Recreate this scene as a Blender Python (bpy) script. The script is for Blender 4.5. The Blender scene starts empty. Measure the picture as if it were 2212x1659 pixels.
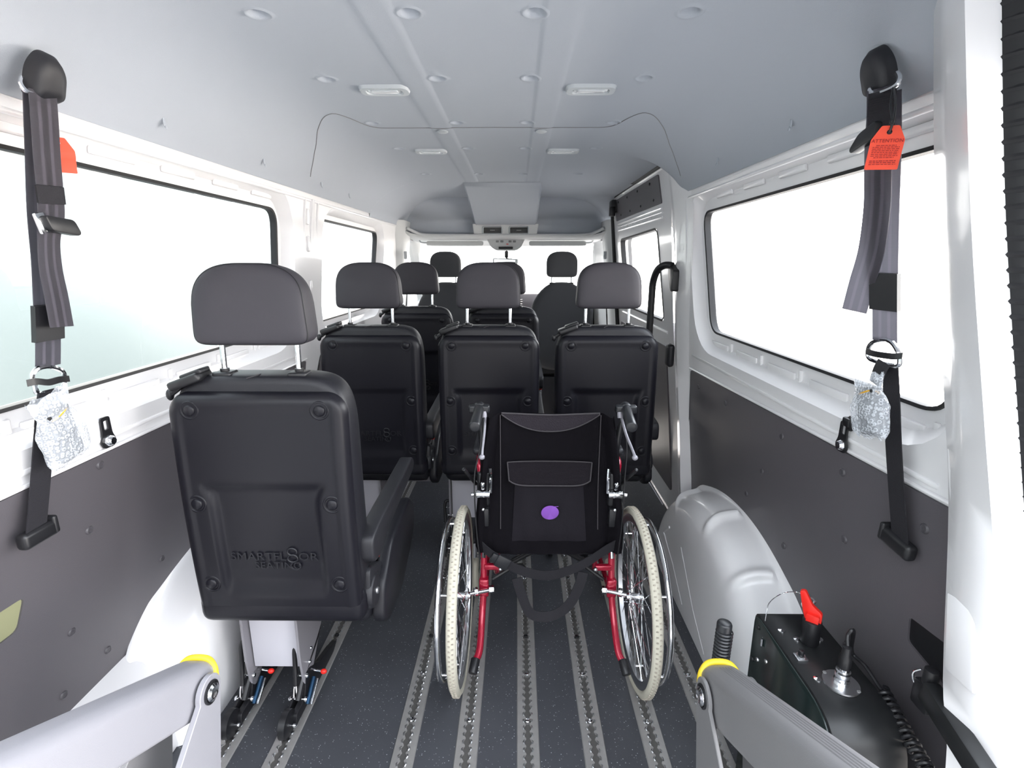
import bpy, bmesh, math, random
from mathutils import Vector, Matrix, geometry
PI = math.pi
random.seed(7)
S = bpy.context.scene
COL = S.collection

# ------------------------------------------------------------------ camera, world, light, exposure
cam_d = bpy.data.cameras.new('camera')
cam = bpy.data.objects.new('camera', cam_d); COL.objects.link(cam)
cam_d.sensor_width = 36.0
cam_d.lens = 1100.0 / 2212.0 * 36.0
cam_d.clip_start = 0.02
cam.location = (0, 0, 1.44)
cam.rotation_euler = (math.radians(90 - 13.52), 0, math.radians(0.61))
S.camera = cam
S.view_settings.view_transform = 'Standard'
S.view_settings.look = 'None'
S.view_settings.gamma = 1
S.view_settings.use_curve_mapping = False
S.view_settings.exposure = 0.08

W = bpy.data.worlds.new('world'); S.world = W; W.use_nodes = True
nt = W.node_tree; nt.nodes.clear()
wo = nt.nodes.new('ShaderNodeOutputWorld'); bg = nt.nodes.new('ShaderNodeBackground')
tc = nt.nodes.new('ShaderNodeTexCoord'); sp = nt.nodes.new('ShaderNodeSeparateXYZ')
rmp = nt.nodes.new('ShaderNodeValToRGB')
nt.links.new(tc.outputs['Generated'], sp.inputs[0])
nt.links.new(sp.outputs['Z'], rmp.inputs[0])
rmp.color_ramp.elements[0].position = 0.0; rmp.color_ramp.elements[0].color = (1.0, 0.985, 0.965, 1)
rmp.color_ramp.elements[1].position = 0.6; rmp.color_ramp.elements[1].color = (0.86, 0.92, 1.0, 1)
nt.links.new(rmp.outputs[0], bg.inputs[0]); 
gd = nt.nodes.new('ShaderNodeVectorMath'); gd.operation = 'DOT_PRODUCT'
gd.inputs[1].default_value = Vector((0.93, 0.15, 0.30)).normalized()
nt.links.new(tc.outputs['Generated'], gd.inputs[0])
g1 = nt.nodes.new('ShaderNodeMath'); g1.operation = 'MAXIMUM'; g1.inputs[1].default_value = 0.0; nt.links.new(gd.outputs['Value'], g1.inputs[0])
g2 = nt.nodes.new('ShaderNodeMath'); g2.operation = 'POWER'; g2.inputs[1].default_value = 3.0; nt.links.new(g1.outputs[0], g2.inputs[0])
g3 = nt.nodes.new('ShaderNodeMath'); g3.operation = 'MULTIPLY_ADD'; g3.inputs[1].default_value = 8.0; g3.inputs[2].default_value = 4.8; nt.links.new(g2.outputs[0], g3.inputs[0])
nt.links.new(g3.outputs[0], bg.inputs[1])
nt.links.new(bg.outputs[0], wo.inputs[0])
# high sun ahead of the van: lights the added pale slab on the right, does not reach in through the side windows
sun_d = bpy.data.lights.new('sun', 'SUN'); sun_d.energy = 74.0; sun_d.angle = math.radians(3); sun_d.color = (1.0, 0.93, 0.86)
sun = bpy.data.objects.new('sun', sun_d); COL.objects.link(sun)
sun.rotation_euler = (Vector((0.02, -0.66, -0.75))).to_track_quat('-Z', 'Y').to_euler()

# ------------------------------------------------------------------ materials
def mat(name, col, rough=0.5, metal=0.0, coat=0.0, bump=None, var=0.0, vscale=8.0, spec=0.5, sheen=0.0):
    m = bpy.data.materials.new(name); m.use_nodes = True
    n = m.node_tree.nodes; l = m.node_tree.links
    b = n['Principled BSDF']
    b.inputs['Base Color'].default_value = (*col, 1)
    b.inputs['Roughness'].default_value = rough
    b.inputs['Metallic'].default_value = metal
    b.inputs['Coat Weight'].default_value = coat
    b.inputs['Coat Roughness'].default_value = 0.08
    b.inputs['Specular IOR Level'].default_value = spec
    b.inputs['Sheen Weight'].default_value = sheen
    t = n.new('ShaderNodeTexCoord')
    if var > 0:
        nz = n.new('ShaderNodeTexNoise'); nz.inputs['Scale'].default_value = vscale; nz.inputs['Detail'].default_value = 3
        mx = n.new('ShaderNodeMixRGB'); mx.blend_type = 'MULTIPLY'
        mx.inputs[1].default_value = (*col, 1)
        r = n.new('ShaderNodeMapRange'); r.inputs[3].default_value = 1 - var; r.inputs[4].default_value = 1 + var
        l.new(t.outputs['Object'], nz.inputs[0]); l.new(nz.outputs[0], r.inputs[0])
        l.new(r.outputs[0], mx.inputs[2]); mx.inputs[0].default_value = 1
        l.new(mx.outputs[0], b.inputs['Base Color'])
    if bump:
        kind, sc, st = bump
        if kind == 'noise':
            x = n.new('ShaderNodeTexNoise'); x.inputs['Scale'].default_value = sc; x.inputs['Detail'].default_value = 2
        elif kind == 'voronoi':
            x = n.new('ShaderNodeTexVoronoi'); x.inputs['Scale'].default_value = sc
        else:
            x = n.new('ShaderNodeTexWave'); x.inputs['Scale'].default_value = sc; x.bands_direction = kind
        l.new(t.outputs['Object'], x.inputs[0])
        bp = n.new('ShaderNodeBump'); bp.inputs['Strength'].default_value = st; bp.inputs['Distance'].default_value = 0.002
        l.new(x.outputs[0], bp.inputs['Height']); l.new(bp.outputs[0], b.inputs['Normal'])
    return m

M = {}
M['white'] = mat('white_car_paint', (0.88, 0.87, 0.88), 0.28, coat=0.5, var=0.01)
M['lining'] = mat('headliner_fabric', (0.430, 0.458, 0.503), 0.95, bump=('noise', 900, 0.25), spec=0.2)
M['lining_front'] = mat('front_lining_fabric', (0.46, 0.47, 0.485), 0.95, bump=('noise', 900, 0.25), spec=0.2)
M['cab_plastic'] = mat('cab_plastic', (0.60, 0.61, 0.61), 0.6)
M['panel'] = mat('grey_laminate_panel', (0.108, 0.100, 0.110), 0.42, bump=('noise', 400, 0.12), spec=0.4)
M['panel_cap'] = mat('grey_cap', (0.075, 0.07, 0.078), 0.4)
M['black'] = mat('black_plastic', (0.012, 0.012, 0.014), 0.38)
M['black_soft'] = mat('black_soft_plastic', (0.014, 0.014, 0.018), 0.5, bump=('noise', 700, 0.08))
M['seal'] = mat('black_rubber_seal', (0.01, 0.01, 0.012), 0.6)
M['shell'] = mat('seat_back_shell', (0.0075, 0.0072, 0.011), 0.38, bump=('noise', 1200, 0.05), spec=0.33)
M['leather'] = mat('black_leatherette', (0.011, 0.011, 0.015), 0.45, bump=('voronoi', 500, 0.08), spec=0.42)
M['headrest'] = mat('dark_grey_leatherette', (0.042, 0.039, 0.047), 0.55, bump=('voronoi', 600, 0.08), spec=0.4)
M['fabric'] = mat('charcoal_seat_fabric', (0.035, 0.037, 0.042), 0.85, bump=('noise', 600, 0.3), sheen=0.2)
M['chrome'] = mat('chrome', (0.82, 0.83, 0.85), 0.12, 1.0)
M['steel'] = mat('brushed_steel', (0.62, 0.63, 0.65), 0.3, 1.0)
M['alu'] = mat('aluminium_rail', (0.33, 0.32, 0.31), 0.38, 0.35, var=0.15, vscale=30)
M['rail_dark'] = mat('rail_slot_metal', (0.12, 0.115, 0.11), 0.5, 0.4)
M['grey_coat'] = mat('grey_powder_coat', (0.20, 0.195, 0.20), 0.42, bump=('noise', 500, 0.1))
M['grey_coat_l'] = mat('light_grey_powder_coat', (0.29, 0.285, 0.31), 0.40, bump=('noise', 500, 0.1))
M['bracket'] = mat('light_grey_bracket', (0.60, 0.59, 0.64), 0.4)
M['leg_grey'] = mat('mid_grey_leg_plate', (0.26, 0.25, 0.27), 0.4)
M['yellow'] = mat('yellow_strip', (0.85, 0.63, 0.03), 0.45)
M['red'] = mat('red_metallic_paint', (0.42, 0.008, 0.035), 0.25, 0.35, coat=0.8)
M['red_key'] = mat('red_plastic', (0.80, 0.02, 0.012), 0.4)
M['tag'] = mat('orange_red_card', (0.90, 0.075, 0.03), 0.6)
M['tag_ink'] = mat('dark_red_ink', (0.35, 0.01, 0.01), 0.6)
M['tyre'] = mat('pale_grey_tyre_rubber', (0.55, 0.52, 0.43), 0.7)
M['tread'] = mat('tyre_tread_rubber', (0.37, 0.335, 0.28), 0.8)
M['wheel_fabric'] = mat('black_nylon_fabric', (0.011, 0.0095, 0.013), 0.8, spec=0.15, bump=('noise', 300, 0.35))
M['mesh_fabric'] = mat('black_mesh_fabric', (0.020, 0.016, 0.022), 0.7, spec=0.25, bump=('voronoi', 260, 0.6))
M['piping'] = mat('grey_piping', (0.05, 0.045, 0.05), 0.7)
M['purple'] = mat('purple_felt', (0.22, 0.075, 0.42), 0.9)
M['grip'] = mat('rubber_grip', (0.018, 0.019, 0.022), 0.32)
M['lever'] = mat('grey_painted_lever', (0.34, 0.33, 0.37), 0.4, 0.2)
M['web_black'] = mat('black_strap_webbing', (0.012, 0.011, 0.015), 0.8, bump=('noise', 500, 0.4))
M['blue'] = mat('blue_spring', (0.02, 0.06, 0.12), 0.3, 0.7)
M['box'] = mat('black_powder_coated_steel', (0.014, 0.015, 0.016), 0.38, spec=0.5)
M['box_side'] = mat('green_black_gloss_plate', (0.012, 0.022, 0.021), 0.22, spec=0.6)
M['ground'] = mat('grey_asphalt', (0.085, 0.09, 0.097), 0.9, var=0.05, vscale=1.5)
M['outside'] = mat('pale_green_render', (0.185, 0.21, 0.205), 0.30, var=0.02, vscale=0.6)
M['bounce_slab'] = mat('pale_bounce_slab', (0.66, 0.64, 0.61), 0.9, var=0.04, vscale=1.5)  # for the added slab that bounces sunlight into the van
M['cream'] = mat('cream_panel', (0.42, 0.41, 0.36), 0.6)
M['mirror_glass'] = mat('mirror_glass', (0.8, 0.85, 0.85), 0.03, 1.0)
M['beige'] = mat('beige_foam', (0.30, 0.30, 0.17), 0.8)
M['lens'] = mat('white_lamp_lens', (0.62, 0.65, 0.67), 0.25, coat=0.5)
M['lamp_rim'] = mat('grey_lamp_rim', (0.50, 0.53, 0.55), 0.5)
M['button'] = mat('grey_button', (0.20, 0.20, 0.20), 0.5)
M['orange_tie'] = mat('orange_cable_tie', (0.80, 0.42, 0.03), 0.5)

def web_mat():
    m = mat('grey_seat_belt_webbing', (0.045, 0.038, 0.048), 0.62, spec=0.4, sheen=0.3)
    n = m.node_tree.nodes; l = m.node_tree.links
    uv = n.new('ShaderNodeUVMap'); s = n.new('ShaderNodeSeparateXYZ'); l.new(uv.outputs[0], s.inputs[0])
    r = n.new('ShaderNodeValToRGB'); cr = r.color_ramp; cr.interpolation = 'LINEAR'
    cr.elements[0].position = 0; cr.elements[0].color = (0.056, 0.049, 0.062, 1)
    cr.elements[1].position = 1; cr.elements[1].color = (0.056, 0.049, 0.062, 1)
    for p, v in ((0.24, 0.8), (0.28, 1.9), (0.36, 1.9), (0.40, 0.7), (0.60, 0.7), (0.64, 1.9), (0.72, 1.9), (0.76, 0.8)):
        e = cr.elements.new(p); e.color = (0.056 * v, 0.049 * v, 0.062 * v, 1)
    l.new(s.outputs[0], r.inputs[0]); l.new(r.outputs[0], n['Principled BSDF'].inputs['Base Color'])
    w = n.new('ShaderNodeTexWave'); w.inputs['Scale'].default_value = 150; w.bands_direction = 'Y'
    l.new(uv.outputs[0], w.inputs[0])
    bp = n.new('ShaderNodeBump'); bp.inputs['Strength'].default_value = 0.3; bp.inputs['Distance'].default_value = 0.001
    l.new(w.outputs[0], bp.inputs['Height']); l.new(bp.outputs[0], n['Principled BSDF'].inputs['Normal'])
    # webbing lets a little daylight through
    tr = n.new('ShaderNodeBsdfTranslucent'); tr.inputs[0].default_value = (0.48, 0.48, 0.53, 1)
    ad = n.new('ShaderNodeMixShader'); ad.inputs[0].default_value = 0.35
    out = n['Material Output']
    l.new(n['Principled BSDF'].outputs[0], ad.inputs[1]); l.new(tr.outputs[0], ad.inputs[2]); l.new(ad.outputs[0], out.inputs[0])
    return m
M['webbing'] = web_mat()

def floor_mat():
    m = mat('speckled_vinyl_floor', (0.028, 0.032, 0.042), 0.40, bump=('noise', 350, 0.15), spec=0.35)
    n = m.node_tree.nodes; l = m.node_tree.links
    t = n.new('ShaderNodeTexCoord')
    v = n.new('ShaderNodeTexVoronoi'); v.inputs['Scale'].default_value = 170
    l.new(t.outputs['Object'], v.inputs[0])
    r = n.new('ShaderNodeValToRGB'); r.color_ramp.elements[0].position = 0.16; r.color_ramp.elements[0].color = (1, 1, 1, 1)
    r.color_ramp.elements[1].position = 0.26; r.color_ramp.elements[1].color = (0, 0, 0, 1)
    l.new(v.outputs['Distance'], r.inputs[0])
    sx = n.new('ShaderNodeSeparateXYZ'); l.new(v.outputs['Color'], sx.inputs[0])
    g = n.new('ShaderNodeMath'); g.operation = 'GREATER_THAN'; g.inputs[1].default_value = 0.72; l.new(sx.outputs[0], g.inputs[0])
    mu = n.new('ShaderNodeMath'); mu.operation = 'MULTIPLY'; l.new(r.outputs[0], mu.inputs[0]); l.new(g.outputs[0], mu.inputs[1])
    mu2 = n.new('ShaderNodeMath'); mu2.operation = 'MULTIPLY'; l.new(mu.outputs[0], mu2.inputs[0]); l.new(sx.outputs[1], mu2.inputs[1])
    nz = n.new('ShaderNodeTexNoise'); nz.inputs['Scale'].default_value = 5; l.new(t.outputs['Object'], nz.inputs[0])
    base = n.new('ShaderNodeMixRGB'); base.inputs[1].default_value = (0.050, 0.052, 0.060, 1); base.inputs[2].default_value = (0.070, 0.073, 0.083, 1)
    l.new(nz.outputs[0], base.inputs[0])
    mx = n.new('ShaderNodeMixRGB'); mx.inputs[2].default_value = (0.50, 0.52, 0.56, 1)
    l.new(mu2.outputs[0], mx.inputs[0]); l.new(base.outputs[0], mx.inputs[1]); l.new(mx.outputs[0], n['Principled BSDF'].inputs['Base Color'])
    return m
M['floor'] = floor_mat()

def glass_mat(name, tint):
    m = bpy.data.materials.new(name); m.use_nodes = True
    n = m.node_tree.nodes; l = m.node_tree.links; n.clear()
    o = n.new('ShaderNodeOutputMaterial'); t = n.new('ShaderNodeBsdfTransparent'); t.inputs[0].default_value = (*tint, 1)
    g = n.new('ShaderNodeBsdfGlossy'); g.inputs['Roughness'].default_value = 0.0
    lw = n.new('ShaderNodeLayerWeight'); lw.inputs[0].default_value = 0.5
    pw = n.new('ShaderNodeMath'); pw.operation = 'POWER'; pw.inputs[1].default_value = 4.0; l.new(lw.outputs['Facing'], pw.inputs[0])
    f = n.new('ShaderNodeMath'); f.operation = 'MULTIPLY_ADD'; f.inputs[1].default_value = 0.55; f.inputs[2].default_value = 0.045; l.new(pw.outputs[0], f.inputs[0])
    x = n.new('ShaderNodeMixShader')
    l.new(f.outputs[0], x.inputs[0]); l.new(t.outputs[0], x.inputs[1]); l.new(g.outputs[0], x.inputs[2]); l.new(x.outputs[0], o.inputs[0])
    return m
M['glass'] = glass_mat('clear_glass', (0.98, 0.985, 0.985))
M['glass_green'] = glass_mat('green_tinted_glass', (0.93, 0.97, 0.96))

def bubble_mat():
    m = bpy.data.materials.new('bubble_wrap_film'); m.use_nodes = True
    n = m.node_tree.nodes; l = m.node_tree.links
    b = n['Principled BSDF']; b.inputs['Base Color'].default_value = (0.80, 0.84, 0.90, 1); b.inputs['Roughness'].default_value = 0.12
    t = n.new('ShaderNodeTexCoord'); v = n.new('ShaderNodeTexVoronoi'); v.inputs['Scale'].default_value = 125; v.feature = 'F1'
    v.inputs['Randomness'].default_value = 0.55
    l.new(t.outputs['Object'], v.inputs[0])
    r = n.new('ShaderNodeValToRGB')
    cr = r.color_ramp; cr.elements[0].position = 0.0; cr.elements[0].color = (0.40, 0.40, 0.40, 1); cr.elements[1].position = 0.75; cr.elements[1].color = (0.42, 0.42, 0.42, 1)
    for p, c in ((0.22, 0.36), (0.34, 0.72), (0.44, 0.66), (0.56, 0.34)):
        e = cr.elements.new(p); e.color = (c, c, c, 1)
    l.new(v.outputs['Distance'], r.inputs[0])
    tr = n.new('ShaderNodeBsdfTransparent'); mx = n.new('ShaderNodeMixShader')
    l.new(r.outputs[0], mx.inputs[0]); l.new(tr.outputs[0], mx.inputs[1]); l.new(b.outputs[0], mx.inputs[2])
    l.new(mx.outputs[0], n['Material Output'].inputs[0])
    bp = n.new('ShaderNodeBump'); bp.inputs['Strength'].default_value = 0.8; bp.inputs['Distance'].default_value = 0.004; bp.invert = True
    l.new(v.outputs['Distance'], bp.inputs['Height']); l.new(bp.outputs[0], b.inputs['Normal'])
    return m
M['bubble'] = bubble_mat()
M['light_block'] = mat('grey_light_block', (0.05, 0.052, 0.058), 0.9)  # for the unseen block added behind the camera

# ------------------------------------------------------------------ mesh helpers
def V(*a): return Vector(a)

class MB:
    """collects geometry for ONE mesh object"""
    def __init__(s): s.bm = bmesh.new(); s.uv = None
    def faces(s, verts, faces):
        vs = [s.bm.verts.new(v) for v in verts]
        for f in faces:
            try: s.bm.faces.new([vs[i] for i in f])
            except ValueError: pass
        return vs
    def box(s, x0, x1, y0, y1, z0, z1, b=0.0, seg=2):
        if x0 > x1: x0, x1 = x1, x0
        if y0 > y1: y0, y1 = y1, y0
        if z0 > z1: z0, z1 = z1, z0
        r = bmesh.ops.create_cube(s.bm, size=1)
        vs = r['verts']
        for v in vs:
            v.co = Vector(((x0 + x1) / 2 + v.co.x * (x1 - x0), (y0 + y1) / 2 + v.co.y * (y1 - y0), (z0 + z1) / 2 + v.co.z * (z1 - z0)))
        if b > 0:
            es = list({e for v in vs for e in v.link_edges})
            b = min(b, (x1 - x0) * .49, (y1 - y0) * .49, (z1 - z0) * .49)
            bmesh.ops.bevel(s.bm, geom=es, offset=b, segments=seg, affect='EDGES', profile=0.5)
        return s
    def obox(s, c, size, M3, b=0.0, seg=2):
        """oriented box; M3 is a rotation matrix"""
        t = MB(); t.box(-size[0] / 2, size[0] / 2, -size[1] / 2, size[1] / 2, -size[2] / 2, size[2] / 2, b, seg)
        t.bm.transform(Matrix.Translation(Vector(c)) @ M3.to_4x4())
        s.merge(t); return s
    def merge(s, t):
        me = bpy.data.meshes.new('tmp'); t.bm.to_mesh(me); s.bm.from_mesh(me); bpy.data.meshes.remove(me); t.bm.free()
    def cyl(s, a, b, r, r2=None, n=20, cap=True, bev=0.0):
        a = Vector(a); b = Vector(b); r2 = r if r2 is None else r2
        d = (b - a); L = d.length; q = d.to_track_quat('Z', 'Y').to_matrix()
        prof = [(r, 0), (r2, L)]
        if bev > 0: prof = [(r - bev, 0), (r - bev * .3, bev * .3), (r, bev), (r2, L - bev), (r2 - bev * .3, L - bev * .3), (r2 - bev, L)]
        rings = []
        for (rr, h) in prof:
            rings.append([s.bm.verts.new(a + q @ Vector((rr * math.cos(2 * PI * i / n), rr * math.sin(2 * PI * i / n), h))) for i in range(n)])
        for k in range(len(rings) - 1):
            for i in range(n):
                s.bm.faces.new((rings[k][i], rings[k][(i + 1) % n], rings[k + 1][(i + 1) % n], rings[k + 1][i]))
        if cap:
            s.bm.faces.new(rings[0][::-1]); s.bm.faces.new(rings[-1])
        return s
    def sphere(s, c, r, sc=(1, 1, 1), n=14):
        o = bmesh.ops.create_uvsphere(s.bm, u_segments=n, v_segments=max(6, n // 2), radius=r)
        for v in o['verts']: v.co = Vector((v.co.x * sc[0] + c[0], v.co.y * sc[1] + c[1], v.co.z * sc[2] + c[2]))
        return s
    def tube(s, pts, r, n=12, closed=False, sub=6, cap=True, flat=None):
        """smooth round tube along a polyline (Catmull-Rom); r number or list; flat=(rx,ry) ellipse"""
        P = [Vector(p) for p in pts]
        if sub > 1: P, R = spline(P, sub, closed, r)
        else: R = r if isinstance(r, (list, tuple)) else [r] * len(P)
        m = len(P); rings = []; up = None
        for i in range(m):
            if closed: d = P[(i + 1) % m] - P[(i - 1) % m]
            else: d = P[min(i + 1, m - 1)] - P[max(i - 1, 0)]
            if d.length < 1e-9: d = Vector((0, 0, 1))
            d.normalize()
            if up is None:
                up = Vector((0, 0, 1)) if abs(d.z) < 0.9 else Vector((0, 1, 0))
            u = up - d * up.dot(d)
            if u.length < 1e-6: u = Vector((1, 0, 0)) - d * d.x
            u.normalize(); w = d.cross(u); up = u
            fx, fy = flat if flat else (1, 1)
            rings.append([s.bm.verts.new(P[i] + (u * math.cos(2 * PI * k / n) * fx + w * math.sin(2 * PI * k / n) * fy) * R[i]) for k in range(n)])
        for i in range(m if closed else m - 1):
            A = rings[i]; B = rings[(i + 1) % m]
            for k in range(n): s.bm.faces.new((A[k], A[(k + 1) % n], B[(k + 1) % n], B[k]))
        if cap and not closed:
            s.bm.faces.new(rings[0][::-1]); s.bm.faces.new(rings[-1])
        return s
    def lathe(s, prof, c, axis='x', n=48, a0=0, a1=2 * PI):
        """prof: list of (offset along axis, radius)"""
        full = abs(a1 - a0 - 2 * PI) < 1e-6
        c = Vector(c); rings = []
        cnt = n if full else n + 1
        for i in range(cnt):
            a = a0 + (a1 - a0) * i / n; ring = []
            for (h, r) in prof:
                if axis == 'x': p = Vector((h, r * math.cos(a), r * math.sin(a)))
                elif axis == 'y': p = Vector((r * math.cos(a), h, r * math.sin(a)))
                else: p = Vector((r * math.cos(a), r * math.sin(a), h))
                ring.append(s.bm.verts.new(c + p))
            rings.append(ring)
        for i in range(n):
            A = rings[i]; B = rings[(i + 1) % cnt]
            for k in range(len(prof) - 1):
                try: s.bm.faces.new((A[k], A[k + 1], B[k + 1], B[k]))
                except ValueError: pass
        return s
    def prism(s, pts, axis, h0, h1, b=0.0, seg=2):
        """polygon of 2D pts extruded along axis ('x': pts=(y,z); 'y': (x,z); 'z': (x,y))"""
        f = {'x': lambda p, h: (h, p[0], p[1]), 'y': lambda p, h: (p[0], h, p[1]), 'z': lambda p, h: (p[0], p[1], h)}[axis]
        t = MB(); n = len(pts)
        A = [t.bm.verts.new(f(p, h0)) for p in pts]; B = [t.bm.verts.new(f(p, h1)) for p in pts]
        t.bm.faces.new(A); t.bm.faces.new(B[::-1])
        for i in range(n): t.bm.faces.new((A[i], B[i], B[(i + 1) % n], A[(i + 1) % n]))
        bmesh.ops.recalc_face_normals(t.bm, faces=t.bm.faces)
        if b > 0:
            es = [e for e in t.bm.edges if e.calc_face_angle(0) > 0.6]
            bmesh.ops.bevel(t.bm, geom=es, offset=b, segments=seg, affect='EDGES', profile=0.5, clamp_overlap=True)
        s.merge(t); return s
    def grid(s, nu, nv, fn, closed_u=False, uv=False):
        R = [[s.bm.verts.new(fn(i, j)) for j in range(nv)] for i in range(nu)]
        lay = s.bm.loops.layers.uv.verify() if uv else None
        for i in range(nu if closed_u else nu - 1):
            for j in range(nv - 1):
                i2 = (i + 1) % nu
                try: f = s.bm.faces.new((R[i][j], R[i2][j], R[i2][j + 1], R[i][j + 1]))
                except ValueError: continue
                if uv:
                    for lp, (a, b) in zip(f.loops, ((i, j), (i + 1, j), (i + 1, j + 1), (i, j + 1))):
                        lp[lay].uv = (b / (nv - 1), a * 0.05)
        return R
    def ribbon(s, pts, w, wd, th=0.0015, sub=6, ws=None):
        """flat strap: centre line pts, width w along direction(s) wd, thickness th, UV u across"""
        P = [Vector(p) for p in pts]
        D = [Vector(d).normalized() for d in (wd if isinstance(wd, list) else [wd] * len(P))]
        WW = ws or [w] * len(P)
        if sub > 1:
            Q, WW = spline(P, sub, False, WW); D2 = spline(D, sub, False, 1)[0]; P = Q; D = [d.normalized() for d in D2]
        m = len(P); N = []
        for i in range(m):
            t = (P[min(i + 1, m - 1)] - P[max(i - 1, 0)]).normalized(); N.append(t.cross(D[i]).normalized())
        nu = 9
        def f(i, j):
            if j < nu: k = j; sgn = 1
            else: k = 2 * nu - 1 - j if j < 2 * nu else 0; sgn = -1 if j < 2 * nu else 1
            a = (k / (nu - 1) - .5) * WW[i]
            return P[i] + D[i] * a + N[i] * sgn * th / 2
        lay = s.bm.loops.layers.uv.verify()
        R = [[s.bm.verts.new(f(i, j)) for j in range(2 * nu)] for i in range(m)]
        us = [k / (nu - 1) for k in range(nu)] + [(nu - 1 - k) / (nu - 1) for k in range(nu)]
        Ls = [0]
        for i in range(1, m): Ls.append(Ls[-1] + (P[i] - P[i - 1]).length)
        for i in range(m - 1):
            for j in range(2 * nu):
                j2 = (j + 1) % (2 * nu)
                fa = s.bm.faces.new((R[i][j], R[i + 1][j], R[i + 1][j2], R[i][j2]))
                for lp, (a, b) in zip(fa.loops, ((i, j), (i + 1, j), (i + 1, j2), (i, j2))): lp[lay].uv = (us[b], Ls[a])
        s.bm.faces.new(R[0][::-1]); s.bm.faces.new(R[-1])
        return s
    def build(s, name, m, parent=None, smooth=40, recalc=True, weld=0.0):
        if weld: bmesh.ops.remove_doubles(s.bm, verts=s.bm.verts, dist=weld)
        if recalc: bmesh.ops.recalc_face_normals(s.bm, faces=s.bm.faces)
        if parent is not None and parent.get('_w') is not None:
            o = parent['_w']; s.bm.transform(Matrix.Translation((-o[0], -o[1], -o[2])))
        me = bpy.data.meshes.new(name); s.bm.to_mesh(me); s.bm.free()
        if isinstance(m, (list, tuple)):
            for k in m: me.materials.append(M[k])
        else: me.materials.append(M[m])
        if smooth:
            me.shade_smooth()
            me.set_sharp_from_angle(angle=math.radians(smooth))
        ob = bpy.data.objects.new(name, me); COL.objects.link(ob)
        if parent is not None:
            ob.parent = parent
            if parent.get('_w') is not None: ob['_w'] = list(parent['_w'])
        return ob

def spline(P, sub, closed=False, r=1.0):
    n = len(P); R = list(r) if isinstance(r, (list, tuple)) else [r] * n
    out = []; ro = []
    segs = n if closed else n - 1
    for i in range(segs):
        if closed: p = [P[(i - 1) % n], P[i], P[(i + 1) % n], P[(i + 2) % n]]; q = [R[i], R[(i + 1) % n]]
        else:
            p = [P[max(i - 1, 0)], P[i], P[i + 1], P[min(i + 2, n - 1)]]; q = [R[i], R[i + 1]]
        for k in range(sub):
            t = k / sub
            out.append(0.5 * ((2 * p[1]) + (p[2] - p[0]) * t + (2 * p[0] - 5 * p[1] + 4 * p[2] - p[3]) * t * t + (3 * p[1] - p[0] - 3 * p[2] + p[3]) * t ** 3))
            ro.append(q[0] * (1 - t) + q[1] * t)
    if not closed: out.append(P[-1].copy()); ro.append(R[-1])
    return out, ro

def tag(o, label=None, cat=None, group=None, kind=None):
    if label: o['label'] = label
    if cat: o['category'] = cat
    if group: o['group'] = group
    if kind: o['kind'] = kind
    return o

def thing(name, loc, label, cat, group=None, world=True):
    """an Empty at the thing's base; with world=True its parts are written in world coordinates"""
    o = bpy.data.objects.new(name, None); COL.objects.link(o); o.location = loc; o.empty_display_size = 0.1
    if world: o['_w'] = list(loc)
    return tag(o, label, cat, group)

def copy_tree(o, parent=None):
    c = o.copy(); COL.objects.link(c); c.parent = parent
    for ch in list(o.children): copy_tree(ch, c)
    return c

def rpoly(pts, r, n=6):
    """round the corners of a 2D polygon"""
    out = []; m = len(pts)
    for i in range(m):
        p = Vector(pts[i]); a = Vector(pts[i - 1]); b = Vector(pts[(i + 1) % m])
        rr = r[i] if isinstance(r, (list, tuple)) else r
        u = (a - p); v = (b - p); d = min(rr, u.length * .49, v.length * .49)
        A = p + u.normalized() * d; B = p + v.normalized() * d
        for k in range(n + 1):
            t = k / n
            out.append(tuple(A * (1 - t) ** 2 + p * 2 * t * (1 - t) + B * t * t))
    return out

def grow(pts, d):
    """offset a convex-ish 2D outline outward by d (smooth outlines with many points)"""
    n = len(pts); c = sum((Vector(p) for p in pts), Vector((0, 0))) / n; out = []
    for i in range(n):
        t = Vector(pts[(i + 1) % n]) - Vector(pts[i - 1])
        if t.length < 1e-9: out.append(pts[i]); continue
        nn = Vector((t.y, -t.x)).normalized()
        if nn.dot(Vector(pts[i]) - c) < 0: nn = -nn
        out.append(tuple(Vector(pts[i]) + nn * d))
    return out

def sheet(outline, holes, fn, cuts_u=(), cuts_v=()):
    """flat sheet with holes in (u,v), cut along lines, then mapped to 3-D by fn(u,v)"""
    mb = MB(); loops = [outline] + list(holes)
    polys = [[Vector((p[0], p[1], 0)) for p in L] for L in loops]
    tris = geometry.tessellate_polygon(polys)
    flat = [v for L in polys for v in L]
    vs = [mb.bm.verts.new(v) for v in flat]
    for t in tris:
        try: mb.bm.faces.new([vs[i] for i in t])
        except ValueError: pass
    for c in cuts_u:
        bmesh.ops.bisect_plane(mb.bm, geom=list(mb.bm.verts) + list(mb.bm.edges) + list(mb.bm.faces), plane_co=(c, 0, 0), plane_no=(1, 0, 0))
    for c in cuts_v:
        bmesh.ops.bisect_plane(mb.bm, geom=list(mb.bm.verts) + list(mb.bm.edges) + list(mb.bm.faces), plane_co=(0, c, 0), plane_no=(0, 1, 0))
    for v in mb.bm.verts: v.co = Vector(fn(v.co.x, v.co.y))
    return mb

def strip(mb, A, B, closed=True):
    """quad strip between two outlines of equal length"""
    va = [mb.bm.verts.new(p) for p in A]; vb = [mb.bm.verts.new(p) for p in B]; n = len(A)
    for i in range(n if closed else n - 1):
        mb.bm.faces.new((va[i], va[(i + 1) % n], vb[(i + 1) % n], vb[i]))

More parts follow.
